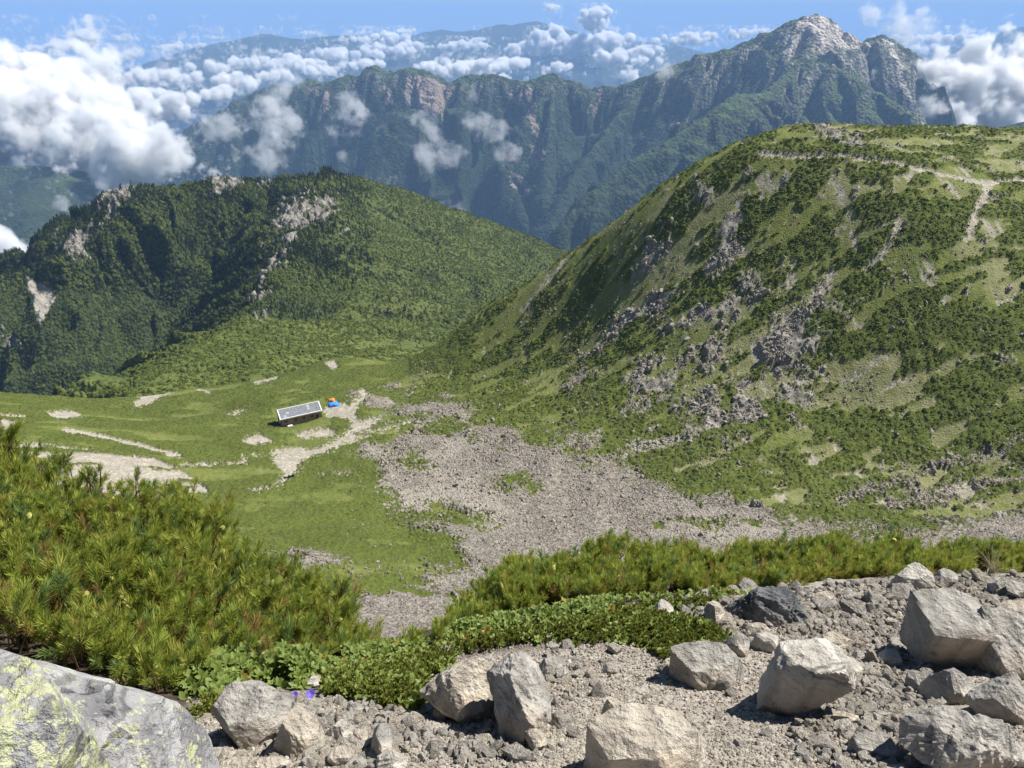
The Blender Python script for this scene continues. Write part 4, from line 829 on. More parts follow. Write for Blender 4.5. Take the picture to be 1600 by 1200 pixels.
def dirs_to_euler(d, q):
    """euler angles turning +z to d with a random twist"""
    out = np.zeros((len(d), 3))
    for i, v in enumerate(d):
        out[i] = (Vector(v).to_track_quat('Z', 'Y').to_matrix()@Matrix.Rotation(q.uniform(0, 6.28), 3, 'Z')).to_euler()
    return out
def pine(label, poly, ypts, n, n_ind, scale=(1, 1), seed=0, lean=(.25, -.1), depth=.5, cones=0, group='dwarf pines on the brink of the slope', weights=None, branches=14):
    q = np.random.default_rng(seed); T = TPS([(a, b, c) for a, b, c in ypts], 100., 1e-3)
    P_ = np.array(poly, float); U = []; 
    while len(U) < n*1.35:
        u = q.uniform(P_[:, 0].min(), P_[:, 0].max(), n); v = q.uniform(P_[:, 1].min(), P_[:, 1].max(), n); m = inpoly(u, v, poly); U += list(zip(u[m], v[m]))
    U = np.array(U); gap = fbm(U[:, 0]/38+seed, U[:, 1]/30, 2, seed+31); U = U[gap > -.24][:n]; n = len(U); u, v = U[:, 0], U[:, 1]; y = T(u, v)
    lump = fbm(u/55, v/55, 3, seed+3)                       # the crown is made of boughs
    back = np.where(np.arange(n) % 3 == 0, 0, q.uniform(0, 1, n)**1.3*depth)
    y = y+back*.7-lump*.4; p = unproj(u, v, y); p[:, 2] -= back*.28
    top = p[:, 2].mean()
    d = np.stack([lean[0]+q.normal(size=n)*.27, lean[1]+q.normal(size=n)*.27, .9+q.normal(size=n)*.1], -1); d /= np.linalg.norm(d, axis=1)[:, None]
    s_ = q.uniform(scale[0]*.65, scale[1]*1.25, n); idx = q.choice(len(TUF), n, p=TW)
    yel = fbm(u/40+7, v/40, 2, seed+9); idx = np.where((yel > .28) & (q.random(n) < .5) & (back < .1), 8+q.integers(0, 2, n), idx)
    e = dirs_to_euler(d, q)
    base = Vector(p.mean(0)); base.z = float(Hg(np.array([base.x]), np.array([base.y]))[0])
    root = empty('dwarf_pine', base); tag(root, label, 'shrub', group)
    order = np.argsort(back+.25*q.random(n)*0-.0*s_); ind = set(order[:n_ind].tolist())
    for i in order[:n_ind]:
        o = bpy.data.objects.new('needle_tuft', TUF[idx[i]].data); COL.objects.link(o); o.parent = root; o.location = Vector(p[i])-base; o.rotation_euler = e[i]; o.scale = (s_[i],)*3
    rest = np.array([i not in ind for i in range(n)])
    scatter('needle_foliage', p[rest]-np.array(base), e[rest], s_[rest], [TUF[k] for k in range(len(TUF))], parent=root, idx=idx[rest])
    V = []; F = []                                          # bare twigs between the tufts
    for i in range(0, n, 2):
        a = p[i]-np.array(base); b_ = a-d[i]*q.uniform(.08, .2)*scale[1]+np.array([q.normal()*.03, .02, -.02]); s1 = np.cross(d[i], [1, 0, .1]); s1 /= np.linalg.norm(s1); s2 = np.cross(d[i], s1); r = .0035*scale[1]; o_ = len(V)
        for pt, rr in ((b_, r*1.4), (a+d[i]*.05, r)):
            for k in range(3): V.append(pt+rr*(s1*math.cos(k*2.09)+s2*math.sin(k*2.09)))
        F += [(o_+k, o_+(k+1) % 3, o_+3+(k+1) % 3, o_+3+k) for k in range(3)]
    tag(mesh_np('twigs', np.array(V), F, M_TWIG, root), kind='stuff')
    for b in range(branches):
        i = int(q.integers(n)); e_ = Vector(p[i])-base+Vector((0, .1, -.04)); s0 = Vector((e_.x*.35+q.normal()*.1, e_.y*.4+.15, -.02+.0*q.random())); g = float(Hg(np.array([s0.x+base.x]), np.array([s0.y+base.y]))[0])-base.z
        s0.z = g-.03; md = (s0+e_)/2+Vector((q.normal()*.06, .05, -.08)); pts = [s0, s0.lerp(md, .5)+Vector((0, 0, -.01)), md, md.lerp(e_, .55)+Vector((q.normal()*.02, 0, .02)), e_]
        V, F = tube(pts, .022*scale[0], .006*scale[0]); mesh_np('branch', V, F, M_BARK, root)
    for b in range(cones):
        i = int(order[int(q.integers(max(1, n_ind)))]); o = bpy.data.objects.new('pine_cone', CONE.data); COL.objects.link(o); o.parent = root; o.location = Vector(p[i])-base+Vector(d[i])*.09; o.rotation_euler = e[i]+q.normal(size=3)*.4; o.scale = (1.15,)*3
    return root
LP = [(-260, 600), (-60, 640), (0, 676), (20, 680), (38, 705), (70, 728), (110, 735), (135, 748), (160, 738), (172, 752), (190, 762), (215, 750), (230, 765), (262, 755), (280, 775), (300, 772), (320, 795), (352, 790), (362, 835), (366, 858), (392, 868), (405, 890), (440, 892), (478, 908), (495, 925), (520, 928), (548, 945), (548, 975), (582, 992), (592, 1012), (575, 1030), (520, 1040), (430, 1035), (350, 1045), (300, 1060), (275, 1082), (240, 1078), (150, 1045), (100, 1020), (40, 985), (-40, 960), (-260, 950)]
LY = [(-260, 620, 4.9), (0, 690, 4.75), (100, 745, 4.6), (200, 765, 4.5), (300, 790, 4.4), (360, 840, 4.25), (440, 895, 4.05), (540, 950, 3.75), (590, 1005, 3.35), (-260, 950, 2.75), (0, 980, 2.6), (150, 1045, 2.5), (250, 1080, 2.5), (350, 1045, 2.7), (500, 1035, 2.95), (150, 900, 3.35), (0, 830, 3.6), (300, 900, 3.6), (420, 960, 3.4), (250, 990, 2.95)]
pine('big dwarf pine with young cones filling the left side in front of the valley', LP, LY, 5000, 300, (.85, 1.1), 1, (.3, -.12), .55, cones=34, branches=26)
RPN = [('dwarf pine creeping down the brink at the middle, left end of the strip', [(596, 1060), (640, 1010), (690, 990), (705, 968), (725, 945), (760, 918), (790, 885), (840, 885), (880, 880), (905, 880), (900, 930), (850, 945), (790, 962), (730, 985), (690, 1005), (640, 1020)]),
       ('bright yellow-green dwarf pine of the strip above the green cushion', [(880, 880), (900, 872), (940, 856), (962, 850), (1000, 866), (1040, 870), (1058, 856), (1085, 874), (1085, 928), (1000, 928), (905, 938)]),
       ('dwarf pine with bare twigs showing behind the long dark boulder', [(1070, 874), (1120, 880), (1165, 852), (1205, 868), (1218, 900), (1212, 922), (1140, 925), (1075, 930)]),
       ('taller dark dwarf pine right of the middle of the strip, behind the rubble', [(1200, 868), (1225, 850), (1245, 860), (1300, 848), (1318, 846), (1330, 900), (1290, 912), (1215, 918)]),
       ('upright dwarf pine behind the pale perched block', [(1320, 870), (1345, 868), (1385, 845), (1410, 850), (1435, 868), (1450, 880), (1445, 900), (1395, 898), (1330, 902)]),
       ('dwarf pine at the right end of the strip beside the dry grass', [(1440, 878), (1480, 858), (1512, 862), (1560, 856), (1600, 862), (1680, 860), (1680, 905), (1580, 906), (1540, 895), (1450, 900)])]
RY = [(600, 1050, 3.0), (690, 985, 3.35), (760, 915, 3.95), (800, 885, 4.2), (900, 870, 4.5), (960, 850, 4.7), (1100, 860, 4.75), (1300, 850, 4.85), (1450, 855, 4.85), (1650, 855, 4.8), (700, 1005, 3.1), (850, 950, 3.5), (1000, 930, 3.75), (1200, 920, 3.95), (1400, 900, 4.15), (1650, 905, 4.15), (640, 1015, 3.1)]
for i, (lb, pl_) in enumerate(RPN):
    A_ = np.array(pl_); area = abs(np.dot(A_[:, 0], np.roll(A_[:, 1], 1))-np.dot(A_[:, 1], np.roll(A_[:, 0], 1)))/2
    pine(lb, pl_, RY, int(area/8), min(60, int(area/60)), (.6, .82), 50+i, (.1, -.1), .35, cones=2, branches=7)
# ---- leafy plants and cushions
def rosette(seed, mat, n=8, L=.032, W=.0085):
    q = np.random.default_rng(seed); V = []; F = []; T = []
    for i in range(n):
        a = i*2.4+q.normal()*.2; el = math.radians(q.uniform(15, 60)); l = L*q.uniform(.75, 1.2); w_ = W*q.uniform(.85, 1.2); d = np.array([math.cos(a)*math.cos(el), math.sin(a)*math.cos(el), math.sin(el)]); s_ = np.array([-math.sin(a), math.cos(a), 0]); up = np.cross(s_, d)*-1
        h0 = np.array([0, 0, .012*i/n+.01]); b = len(V)
        V += [h0, h0+d*l*.35+s_*w_*.8+up*.002, h0+d*l*.38, h0+d*l*.35-s_*w_*.8+up*.002, h0+d*l*.7+s_*w_*.9, h0+d*l*.72-up*.002, h0+d*l*.7-s_*w_*.9, h0+d*l-up*.004]
        F += [(b, b+2, b+1, b+1), (b, b+3, b+2, b+2), (b+1, b+2, b+5, b+4), (b+2, b+3, b+6, b+5), (b+4, b+5, b+7, b+7), (b+5, b+6, b+7, b+7)]; T += list(q.random()*.5+np.array([0, .2, .1, .2, .3, .2, .3, .5]))
    V = np.array(V)
    me = bpy.data.meshes.new('leaf_shoot'); me.from_pydata([tuple(v) for v in V], [], [tuple(dict.fromkeys(f)) for f in F]); at = me.attributes.new('tone', 'FLOAT', 'POINT'); at.data.foreach_set('value', T); me.materials.append(mat)
    for p_ in me.polygons: p_.use_smooth = True
    return bpy.data.objects.new('leaf_shoot', me)
ROS = [rosette(i, M_LEAF) for i in range(4)]+[rosette(9, M_LEAF2, 6)]
CRO = [needle_tuft(60+i, M_CROW, 46, .012, .045, .0036) for i in range(4)]
def hits(poly, n, q):
    P_ = np.array(poly, float); u = q.uniform(P_[:, 0].min(), P_[:, 0].max(), n*4); v = q.uniform(P_[:, 1].min(), P_[:, 1].max(), n*4); m = inpoly(u, v, poly); u, v = u[m][:n], v[m][:n]
    dv = (600-v)/FPX; lo = 1.+0*u; hi = 6.5+0*u
    for _ in range(14):
        mid = (lo+hi)/2; k = mid/(CT+dv*ST); un = Hg((u-800)/FPX*k, mid) > (-ST+dv*CT)*k; hi = np.where(un, mid, hi); lo = np.where(un, lo, mid)
    return u, v, (u-800)/FPX*lo/(CT+dv*ST), lo
def cushion(name, poly, n, protos, pr, h, sc_, seed, label=None, cat=None, kind='stuff', patch=None):
    q = np.random.default_rng(seed); u, v, X, Y = hits(poly, n, q); n = len(u)
    edge = np.ones(n)
    ed = pdist(u, v, list(poly)+[poly[0]]); keep = q.random(n) < .25+.75*sstep(0, 16, ed+6*fbm(X*7, Y*7, 2, seed)); u, v, X, Y, ed = (w_[keep] for w_ in (u, v, X, Y, ed)); n = len(u); hh = h*sstep(0, 26, ed)*(.75+.5*fbm(X*4, Y*4, 3, seed))
    if patch: kp = fbm(X*3.2, Y*3.2, 3, 88)+q.normal(size=n)*.08 < patch; u, v, X, Y, hh, ed = (w_[kp] for w_ in (u, v, X, Y, hh, ed)); n = len(u)
    Z = Hg(X, Y)+hh*np.where(q.random(n) < .6, 1, q.random(n)); d = np.stack([q.normal(size=n)*.4+.1, q.normal(size=n)*.4-.25, np.ones(n)], -1); d /= np.linalg.norm(d, axis=1)[:, None]
    return scatter(name, np.stack([X, Y, Z], -1), dirs_to_euler(d, q), q.uniform(sc_[0], sc_[1], n), protos, kind=kind, idx=q.choice(len(protos), n, p=pr), label=label, cat=cat)
cushion('leafy_undergrowth', [(280, 1065), (310, 1045), (360, 1028), (430, 1018), (500, 1030), (540, 1045), (520, 1065), (480, 1078), (420, 1075), (385, 1082), (340, 1098), (290, 1092)], 900, ROS, [.24, .24, .24, .23, .05], .16, (.9, 1.25), 1)
LU = [(560, 1045), (600, 1005), (660, 985), (720, 968), (800, 950), (870, 938), (950, 928), (1060, 925), (1130, 915), (1190, 912), (1185, 925), (1120, 935), (1060, 945), (1000, 955), (960, 985), (880, 985), (800, 1002), (720, 1012), (650, 1030), (600, 1042)]
cushion('leafy_ground_cover', LU, 2600, ROS, [.24, .24, .24, .24, .04], .065, (.55, .95), 2, patch=-.03)
cushion('leafy_cover_under_the_pines', [(515, 1015), (560, 1000), (610, 1000), (640, 1005), (620, 1035), (540, 1045)], 330, ROS, [.24, .24, .24, .24, .04], .07, (.7, 1.), 21)
cushion('leafy_cover_behind_the_cushion', [(640, 1010), (700, 985), (780, 965), (880, 935), (980, 925), (1000, 935), (940, 955), (820, 985), (700, 1010)], 900, ROS, [.24, .24, .24, .24, .04], .06, (.6, .95), 22)
cushion('leafy_verge', [(1480, 905), (1520, 890), (1600, 888), (1660, 890), (1660, 905), (1560, 908), (1500, 912)], 350, ROS, [.24, .24, .24, .24, .04], .05, (.7, .9), 3)
def cushion_thing(label, poly, n, h, seed, rosf=.0):
    o = cushion('crowberry_cushion', poly, n, CRO+ROS[:2], [(1-rosf)/4]*4+[rosf/2]*2, h, (.8, 1.25), seed, kind='stuff'); return o
cushion_thing('', [(502, 1085), (512, 1062), (540, 1050), (600, 1040), (660, 1028), (700, 1025), (705, 1045), (670, 1060), (655, 1075), (665, 1100), (640, 1108), (590, 1105), (560, 1098), (535, 1088)], 4200, .06, 5, .25)
cushion_thing('', [(870, 995), (900, 980), (960, 962), (1020, 950), (1060, 965), (1110, 980), (1148, 1000), (1130, 1018), (1060, 1012), (1035, 1035), (1010, 1012), (960, 1003), (900, 1008)], 3600, .05, 6, .2)
cushion_thing('', [(620, 1045), (700, 1010), (800, 990), (890, 975), (980, 950), (1080, 935), (1150, 930), (1100, 950), (1000, 965), (900, 1000), (800, 1010), (720, 1025), (660, 1040)], 4200, .045, 7, .12)
cushion_thing('', [(1240, 905), (1290, 900), (1320, 903), (1310, 912), (1250, 914)], 500, .05, 8, .0)
cushion_thing('', [(300, 1108), (330, 1095), (370, 1100), (350, 1120), (310, 1125)], 260, .01, 9, .0)
def blades(name, u, v, n, L, mat, label, cat, seed, spread=.5, wd=.0016, group=None):
    q = np.random.default_rng(seed); x, y, z, k = ground_hit(u, v); root = empty(name, (x, y, z)); tag(root, label, cat, group)
    for i in range(n):
        a = q.random()*6.283; sp = q.uniform(.05, spread); l = L*q.uniform(.6, 1.1); pts = [Vector((math.cos(a)*sp*l*t*t+q.normal()*.0, math.sin(a)*sp*l*t*t, l*t*(1-.25*sp*t))) for t in (0, .35, .7, 1)]; off = Vector((q.normal()*.012, q.normal()*.012, -.005))
        s_ = Vector((-math.sin(a), math.cos(a), 0)); V = []
        for t, p_ in zip((0, .35, .7, 1), pts): V += [tuple(p_+off+s_*wd*(1-t*.8)), tuple(p_+off-s_*wd*(1-t*.8))]
        mesh_np('blade', V, [(0, 1, 3, 2), (2, 3, 5, 4), (4, 5, 7, 6)], mat, root, attrs={'tone': [.2]*8})
    return root
blades('dry_grass_tuft', 1548, 898, 60, .20, M_DRY, 'tuft of dry straw-coloured grass at the top right edge of the rubble', 'grass tuft', 1, 1.1)
blades('dry_grass_tuft', 88, 1100, 24, .05, M_DRY, 'little dry grass in the hollow between the lichen boulders', 'grass tuft', 2, 1.0)
blades('green_sprout', 1102, 1078, 16, .035, M_LEAF, 'small green sprout at the foot of the grey boulder under the cushion', 'plant', 3, 1.3, .004)
def bellflower(u, v, label, s_=1., seed=0):
    x, y, z, k = ground_hit(u, v+10); root = empty('bellflower', (x, y, z)); tag(root, label, 'flower')
    m = NT('bellflower_petal'); m = m.done((.14, .10, .45), .6)
    V, F = tube([(0, 0, 0), (0, .002, .02), (.002, 0, .045)], .001, .001, 4); mesh_np('stem', V, F, M_LEAF, root, attrs={'tone': [0]*len(V)})
    for k in range(5):
        a = k*1.2566+.3; V = []
        for t, r, w_ in ((0, .002, .003), (.4, .008, .007), (.8, .013, .008), (1, .018, .002)):
            c = Vector((math.cos(a)*r, math.sin(a)*r, .045+.012*t*(1-.4*t))); e_ = Vector((-math.sin(a), math.cos(a), 0))*w_; V += [tuple(c+e_), tuple(c-e_)]
        o = mesh_np('petal', np.array(V), [(0, 1, 3, 2), (2, 3, 5, 4), (4, 5, 7, 6)], m, root)
    root.scale = (s_,)*3; root.rotation_euler = (.5, 0, 0)
bellflower(490, 1080, 'open purple bellflower in front of the round pale stone', 1.15); bellflower(464, 1080, 'smaller purple bellflower left of the open one, above the leaning slab', .8)
# ------------------------------------------------------------------ the mountain hut, tents, marker posts
def plain(name, col, rough=.7, nz=.25, sc_=2., spec=.3):
    s = NT(name); n = s.noise(sc_, 5, s.objco()); return s.done(s.mix(s.mr(n, .3, .7), tuple(c*(1-nz) for c in col), tuple(min(.85, c*(1+nz)) for c in col)), rough, None, spec)
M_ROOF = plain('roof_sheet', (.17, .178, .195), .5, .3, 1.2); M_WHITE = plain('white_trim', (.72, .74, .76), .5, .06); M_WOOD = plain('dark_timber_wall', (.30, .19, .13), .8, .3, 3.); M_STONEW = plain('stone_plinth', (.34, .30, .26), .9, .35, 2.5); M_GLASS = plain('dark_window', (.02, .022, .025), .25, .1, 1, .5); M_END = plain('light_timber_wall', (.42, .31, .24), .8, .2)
M_BLUE = plain('blue_tent_cloth', (.04, .25, .72), .6, .1); M_ORANGE = plain('orange_tent_cloth', (.85, .30, .04), .6, .1); M_POST = plain('weathered_post', (.08, .07, .065), .8, .2); M_LTROOF = plain('worn_roof_patch', (.30, .31, .33), .6, .2)
def box(name, c, s_, mat, parent, bev=0.):
    bm = bmesh.new(); bmesh.ops.create_cube(bm, size=1); bmesh.ops.scale(bm, verts=bm.verts, vec=s_)
    if bev: bmesh.ops.bevel(bm, geom=bm.edges[:], offset=bev, segments=2, affect='EDGES')
    me = bpy.data.meshes.new(name); bm.to_mesh(me); bm.free(); me.materials.append(mat); o = bpy.data.objects.new(name, me); COL.objects.link(o); o.parent = parent; o.location = c; return o
def quad_slab(name, pts, th, mat, parent):
    """a flat panel with thickness, from four corners"""
    p = [Vector(a) for a in pts]; n = (p[1]-p[0]).cross(p[3]-p[0]).normalized()*th; V = [tuple(a) for a in p]+[tuple(a-n) for a in p]
    return mesh_np(name, V, [(0, 1, 2, 3), (7, 6, 5, 4), (0, 4, 5, 1), (1, 5, 6, 2), (2, 6, 7, 3), (3, 7, 4, 0)], mat, parent, smooth=False)
def hut():
    z0 = float(Hc(*[np.array([a]) for a in P(472, 662, 297)[:2]])[0]); ze = z0+4.3
    def at(u, v, z): y = z/zy(v); return Vector(P(u, v, y))
    A, B_ = at(438, 656, ze), at(503, 641.5, ze); L = (B_-A).length; ang = math.atan2(B_.y-A.y, B_.x-A.x)
    root = empty('mountain_hut', (A.x, A.y, z0), ang); tag(root, 'long mountain hut with a grey roof edged in white beside the gravel path', 'hut')
    run, rise, ov = 4.6, 2.5, .6; H = 4.3; W = 2*run
    wy0, wy1 = ov, W-ov
    box('plinth', (L/2, W/2, -.6), (L-.8, W-1.0, 2.2), M_STONEW, root)
    V = [(.5, wy0, .5), (L-.5, wy0, .5), (L-.5, wy0, H+.15), (.5, wy0, H+.15)]; quad_slab('front_wall', V, .2, M_WOOD, root)
    V = [(L-.5, wy1, .5), (.5, wy1, .5), (.5, wy1, H+.15), (L-.5, wy1, H+.15)]; quad_slab('rear_wall', V, .2, M_WOOD, root)
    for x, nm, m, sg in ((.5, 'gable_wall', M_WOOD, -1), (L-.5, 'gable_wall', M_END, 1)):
        V = []; pr = [(wy0+.21, .5), (wy1-.21, .5), (wy1-.21, H+.1), (run, H+rise-.15), (wy0+.21, H+.1)]
        for dx in (0, -sg*.2):
            V += [(x+dx, a, b) for a, b in pr]
        me = bpy.data.meshes.new(nm); me.from_pydata(V, [], [(0, 1, 2, 3, 4), (9, 8, 7, 6, 5)]+[(i, (i+1) % 5, (i+1) % 5+5, i+5) for i in range(5)]); me.materials.append(m); o = bpy.data.objects.new(nm, me); COL.objects.link(o); o.parent = root
        if m is M_END: o['label'] = 'light end wall'
    roof = quad_slab('roof_slope', [(0, 0, H), (L, 0, H), (L, run, H+rise), (0, run, H+rise)], .18, M_ROOF, root)
    quad_slab('roof_slope', [(L, W, H), (0, W, H), (0, run, H+rise), (L, run, H+rise)], .18, M_ROOF, root)
    q = np.random.default_rng(2); dn = Vector((0, run, rise)).normalized(); up = Vector((0, -rise, run)).normalized()
    for i in range(13):                                        # roof panels of the visible slope
        for j in range(3):
            a = .55+(L-1.1)*i/13; b = .5+(5.24-.9)*j/3; w_ = (L-1.1)/13-.06; h_ = 4.34/3-.06
            c = Vector((0, 0, H))+up*.012; p = [c+Vector((a, 0, 0))+dn*b, c+Vector((a+w_, 0, 0))+dn*b, c+Vector((a+w_, 0, 0))+dn*(b+h_), c+Vector((a, 0, 0))+dn*(b+h_)]
            p = [x+up*.05 for x in p]; quad_slab('roof_panel', p, .045, M_LTROOF if q.random() < .12 else M_ROOF, roof)
    for nm, a, b in (('eave_trim', (L/2, -.02, H+.02), (L+.5, .42, .42)),): box(nm, a, b, M_WHITE, root)
    box('ridge_trim', (L/2, run, H+rise+.05), (L+.4, .34, .22), M_WHITE, root)
    for x in (.08, L-.08):
        o = box('barge_board', (x, run/2, H+rise/2+.12), (.42, math.hypot(run, rise), .26), M_WHITE, root); o.rotation_euler = (math.atan2(rise, run), 0, 0)
        o = box('barge_board', (x, run+run/2, H+rise/2+.12), (.42, math.hypot(run, rise), .26), M_WHITE, root); o.rotation_euler = (-math.atan2(rise, run), 0, 0)
    for x, w_ in ((2.6, 1.3), (6.6, 1.2), (10.2, 1.3), (13.8, 1.4)):
        if x < L-2:
            f = box('window', (x, wy0-.05, 2.4), (w_, .12, 1.1), M_WOOD, root); box('pane', (0, -.065, 0), (w_-.2, .03, .8), M_GLASS, f)
    d = box('door', (L-2.2, wy0-.04, 1.5), (1.2, .1, 2.0), M_GLASS, root)
    box('corner_post', (L-.3, wy0-.1, 1.4), (.25, .25, 3.8), M_POST, root)
    box('step', (L/2+1, wy0-.9, -.1), (9, 1.0, .3), M_STONEW, root)
    t = box('water_tank', (0, 0, 0), (2.2, 1.1, .9), M_WHITE, None, .12); t.location = root.matrix_basis@Vector((3.6, -.7, .55)); t.rotation_euler = (0, 0, ang); tag(t, 'white tank standing against the left front of the hut', 'tank')
    box('vent_pipe', (-.2, .6, H-.6), (.3, .3, 1.6), M_WHITE, root)
hut()
def tent(u, v, w_, h_, mat, label, rz, seed):
    x, y, z = P(u, v, 1); y = 309.
    for _ in range(8): y = y+(float(Hc(np.array([P(u, v, y)[0]]), np.array([y]))[0])-P(u, v, y)[2])*1.2
    x, y, z = P(u, v, y); root = empty('tent', (x, y, z-.1), rz); tag(root, label, 'tent')
    V = []; n = 16; rows = 6
    for i in range(rows):
        t = i/(rows-1); r = math.cos(t*1.45); 
        for k in range(n):
            a = 6.283*k/n; sq = 1/max(abs(math.cos(a)), abs(math.sin(a)))**.6; V.append((w_/2*r*sq*math.cos(a), w_*.36*r*sq*math.sin(a), h_*math.sin(t*1.5)))
    F = [(i*n+k, i*n+(k+1) % n, (i+1)*n+(k+1) % n, (i+1)*n+k) for i in range(rows-1) for k in range(n)]
    mesh_np('canopy', V, F, mat, root)
    for a in (.785, 2.356):
        pts = [Vector((math.cos(a)*w_*.58*math.cos(t), math.sin(a)*w_*.43*math.cos(t), h_*1.02*math.sin(t)+.03)) for t in np.linspace(0, math.pi, 9)]
        V, F = tube(pts, .03, .03, 4); mesh_np('pole', V, F, M_POST, root)
    quad_slab('door_flap', [(-w_*.15, -w_*.385, .05), (w_*.15, -w_*.385, .05), (w_*.08, -w_*.3, h_*.6), (-w_*.08, -w_*.3, h_*.6)], .02, M_POST, root)
tent(521, 633, 4.0, 1.4, M_BLUE, 'bright blue tent pitched on the pale terrace right of the hut', .35, 1)
tent(518, 626, 1.5, .7, M_ORANGE, 'small orange tent right behind the blue one', .1, 2)
def post(u, v, h, label):
    y = 270.
    for _ in range(8): y = y+(float(Hc(np.array([P(u, v, y)[0]]), np.array([y]))[0])-P(u, v, y)[2])*1.2
    root = empty('marker_post', P(u, v, y)); tag(root, label, 'post')
    V, F = tube([(0, 0, -.3), (.02, 0, h*.5), (.0, .02, h)], .11, .08, 6); mesh_np('shaft', V, F, M_POST, root); box('sign_board', (.25, -.1, h*.85), (.7, .06, .22), M_POST, root)
post(437, 709, 2.2, 'thin dark post at the left edge of the wide gravel area below the hut'); post(471, 706, 1.7, 'thin dark post at the upper edge of the gravel area below the hut')
# ------------------------------------------------------------------ clouds
def cloud_material(name, dens, ns, thr, wisp, rgh=.62):
    m = bpy.data.materials.new(name); m.use_nodes = True; n = m.node_tree; n.nodes.clear()
    out = n.nodes.new('ShaderNodeOutputMaterial'); pv = n.nodes.new('ShaderNodeVolumePrincipled'); pv.inputs['Color'].default_value = (1, 1, 1, 1); pv.inputs['Anisotropy'].default_value = .1; pv.inputs['Density Attribute'].default_value = ''
    ai = n.nodes.new('ShaderNodeAttribute'); ai.attribute_name = 'density'; g = n.nodes.new('ShaderNodeNewGeometry')
    no = n.nodes.new('ShaderNodeTexNoise'); no.inputs['Scale'].default_value = ns; no.inputs['Detail'].default_value = 7; no.inputs['Roughness'].default_value = rgh; n.links.new(g.outputs['Position'], no.inputs['Vector'])
    def M(op, a, b, c=0.):
        q = n.nodes.new('ShaderNodeMath'); q.operation = op
        for i, v in enumerate((a, b, c)):
            if isinstance(v, bpy.types.NodeSocket): n.links.new(v, q.inputs[i])
            else: q.inputs[i].default_value = v
        return q.outputs[0]
    e = M('MULTIPLY_ADD', no.outputs[0], wisp, thr-wisp*.5)          # noise eats into the soft rim
    d = M('SUBTRACT', ai.outputs['Fac'], e); d = M('MAXIMUM', d, 0.); d = M('MINIMUM', d, .5); d = M('MULTIPLY', d, dens/.5)
    n.links.new(d, pv.inputs['Density']); n.links.new(pv.outputs[0], out.inputs['Volume']); return m
def puffs(blobs, q, kids=7, flat=.8, gen=2):
    """cumulus shapes: each ball carries smaller ones on its upper side, and those smaller ones still"""
    P_ = []; R_ = []
    for (u, v, r, y) in blobs:
        c = np.array(P(u, v, y)); k = y/(CT+(600-v)/FPX*ST); rw = r*k/FPX; lay = [(c, rw)]
        P_.append(c); R_.append(rw)
        for g in range(gen):
            nx = []
            for c_, r_ in lay:
                for i in range(kids if g == 0 else 4):
                    d = q.normal(size=3); d /= np.linalg.norm(d); d[2] = d[2]*flat+.15
                    r2 = r_*q.uniform(.32, .6); c2 = c_+d*r_*q.uniform(.75, 1.05); P_.append(c2); R_.append(r2); nx.append((c2, r2))
            lay = nx
    return np.array(P_), np.array(R_)
def cloud(name, blobs, vox, mat, label=None, seed=0, kids=7, gen=2, flat=.8, kind=None, cat='cloud', group=None, grow=1.4):
    q = np.random.default_rng(seed); p, r = puffs([(a, b, c*grow, d_) for a, b, c, d_ in blobs], q, kids, flat, gen); vox = max(5., float(np.median([c*grow*d_/1100 for a, b, c, d_ in blobs]))*vox); p[:, 2] = np.minimum(p[:, 2], 230-r)
    me = bpy.data.meshes.new(name); me.from_pydata([tuple(a) for a in p], [], []); at = me.attributes.new('rad', 'FLOAT', 'POINT'); at.data.foreach_set('value', r.astype(np.float32)); me.materials.append(mat)
    o = bpy.data.objects.new(name, me); COL.objects.link(o)
    g = bpy.data.node_groups.new(name, 'GeometryNodeTree'); g.interface.new_socket('Geometry', in_out='INPUT', socket_type='NodeSocketGeometry'); g.interface.new_socket('Geometry', in_out='OUTPUT', socket_type='NodeSocketGeometry')
    gi = g.nodes.new('NodeGroupInput'); go = g.nodes.new('NodeGroupOutput'); mp = g.nodes.new('GeometryNodeMeshToPoints'); pv = g.nodes.new('GeometryNodePointsToVolume'); na = g.nodes.new('GeometryNodeInputNamedAttribute'); na.data_type = 'FLOAT'; na.inputs[0].default_value = 'rad'
    sm = g.nodes.new('GeometryNodeSetMaterial'); sm.inputs['Material'].default_value = mat; pv.resolution_mode = 'VOXEL_SIZE'; pv.inputs['Voxel Size'].default_value = vox
    g.links.new(gi.outputs[0], mp.inputs[0]); g.links.new(mp.outputs[0], pv.inputs['Points']); g.links.new(na.outputs[0], pv.inputs['Radius']); g.links.new(pv.outputs[0], sm.inputs[0]); g.links.new(sm.outputs[0], go.inputs[0])
    o.modifiers.new('volume', 'NODES').node_group = g
    return tag(o, label, cat if kind is None else None, group, kind)
MC_NEAR = cloud_material('cloud_near', .05, .0065, .58, 4.0, .66); MC_FAR = cloud_material('cloud_far', .04, .007, .32, 2.6); MC_WISP = cloud_material('cloud_wisp', .009, .0075, .80, 4.6, .72)
cloud('cloud', [(20, 130, 36, 5200), (70, 135, 40, 5200), (125, 75, 20, 5400), (150, 100, 22, 5400), (120, 140, 45, 5000), (30, 170, 55, 4800), (90, 190, 60, 4700), (165, 165, 36, 4800), (150, 215, 50, 4500), (210, 205, 34, 4500), (60, 225, 38, 4500), (-60, 165, 60, 5000), (-40, 220, 50, 4700), (180, 255, 42, 4200), (225, 245, 40, 4200), (160, 285, 16, 4000), (265, 250, 28, 4200), (290, 268, 14, 4200), (245, 215, 26, 4500)], .32, MC_NEAR,
      'huge white cumulus on the left rising above the wooded hill', 1, 8)
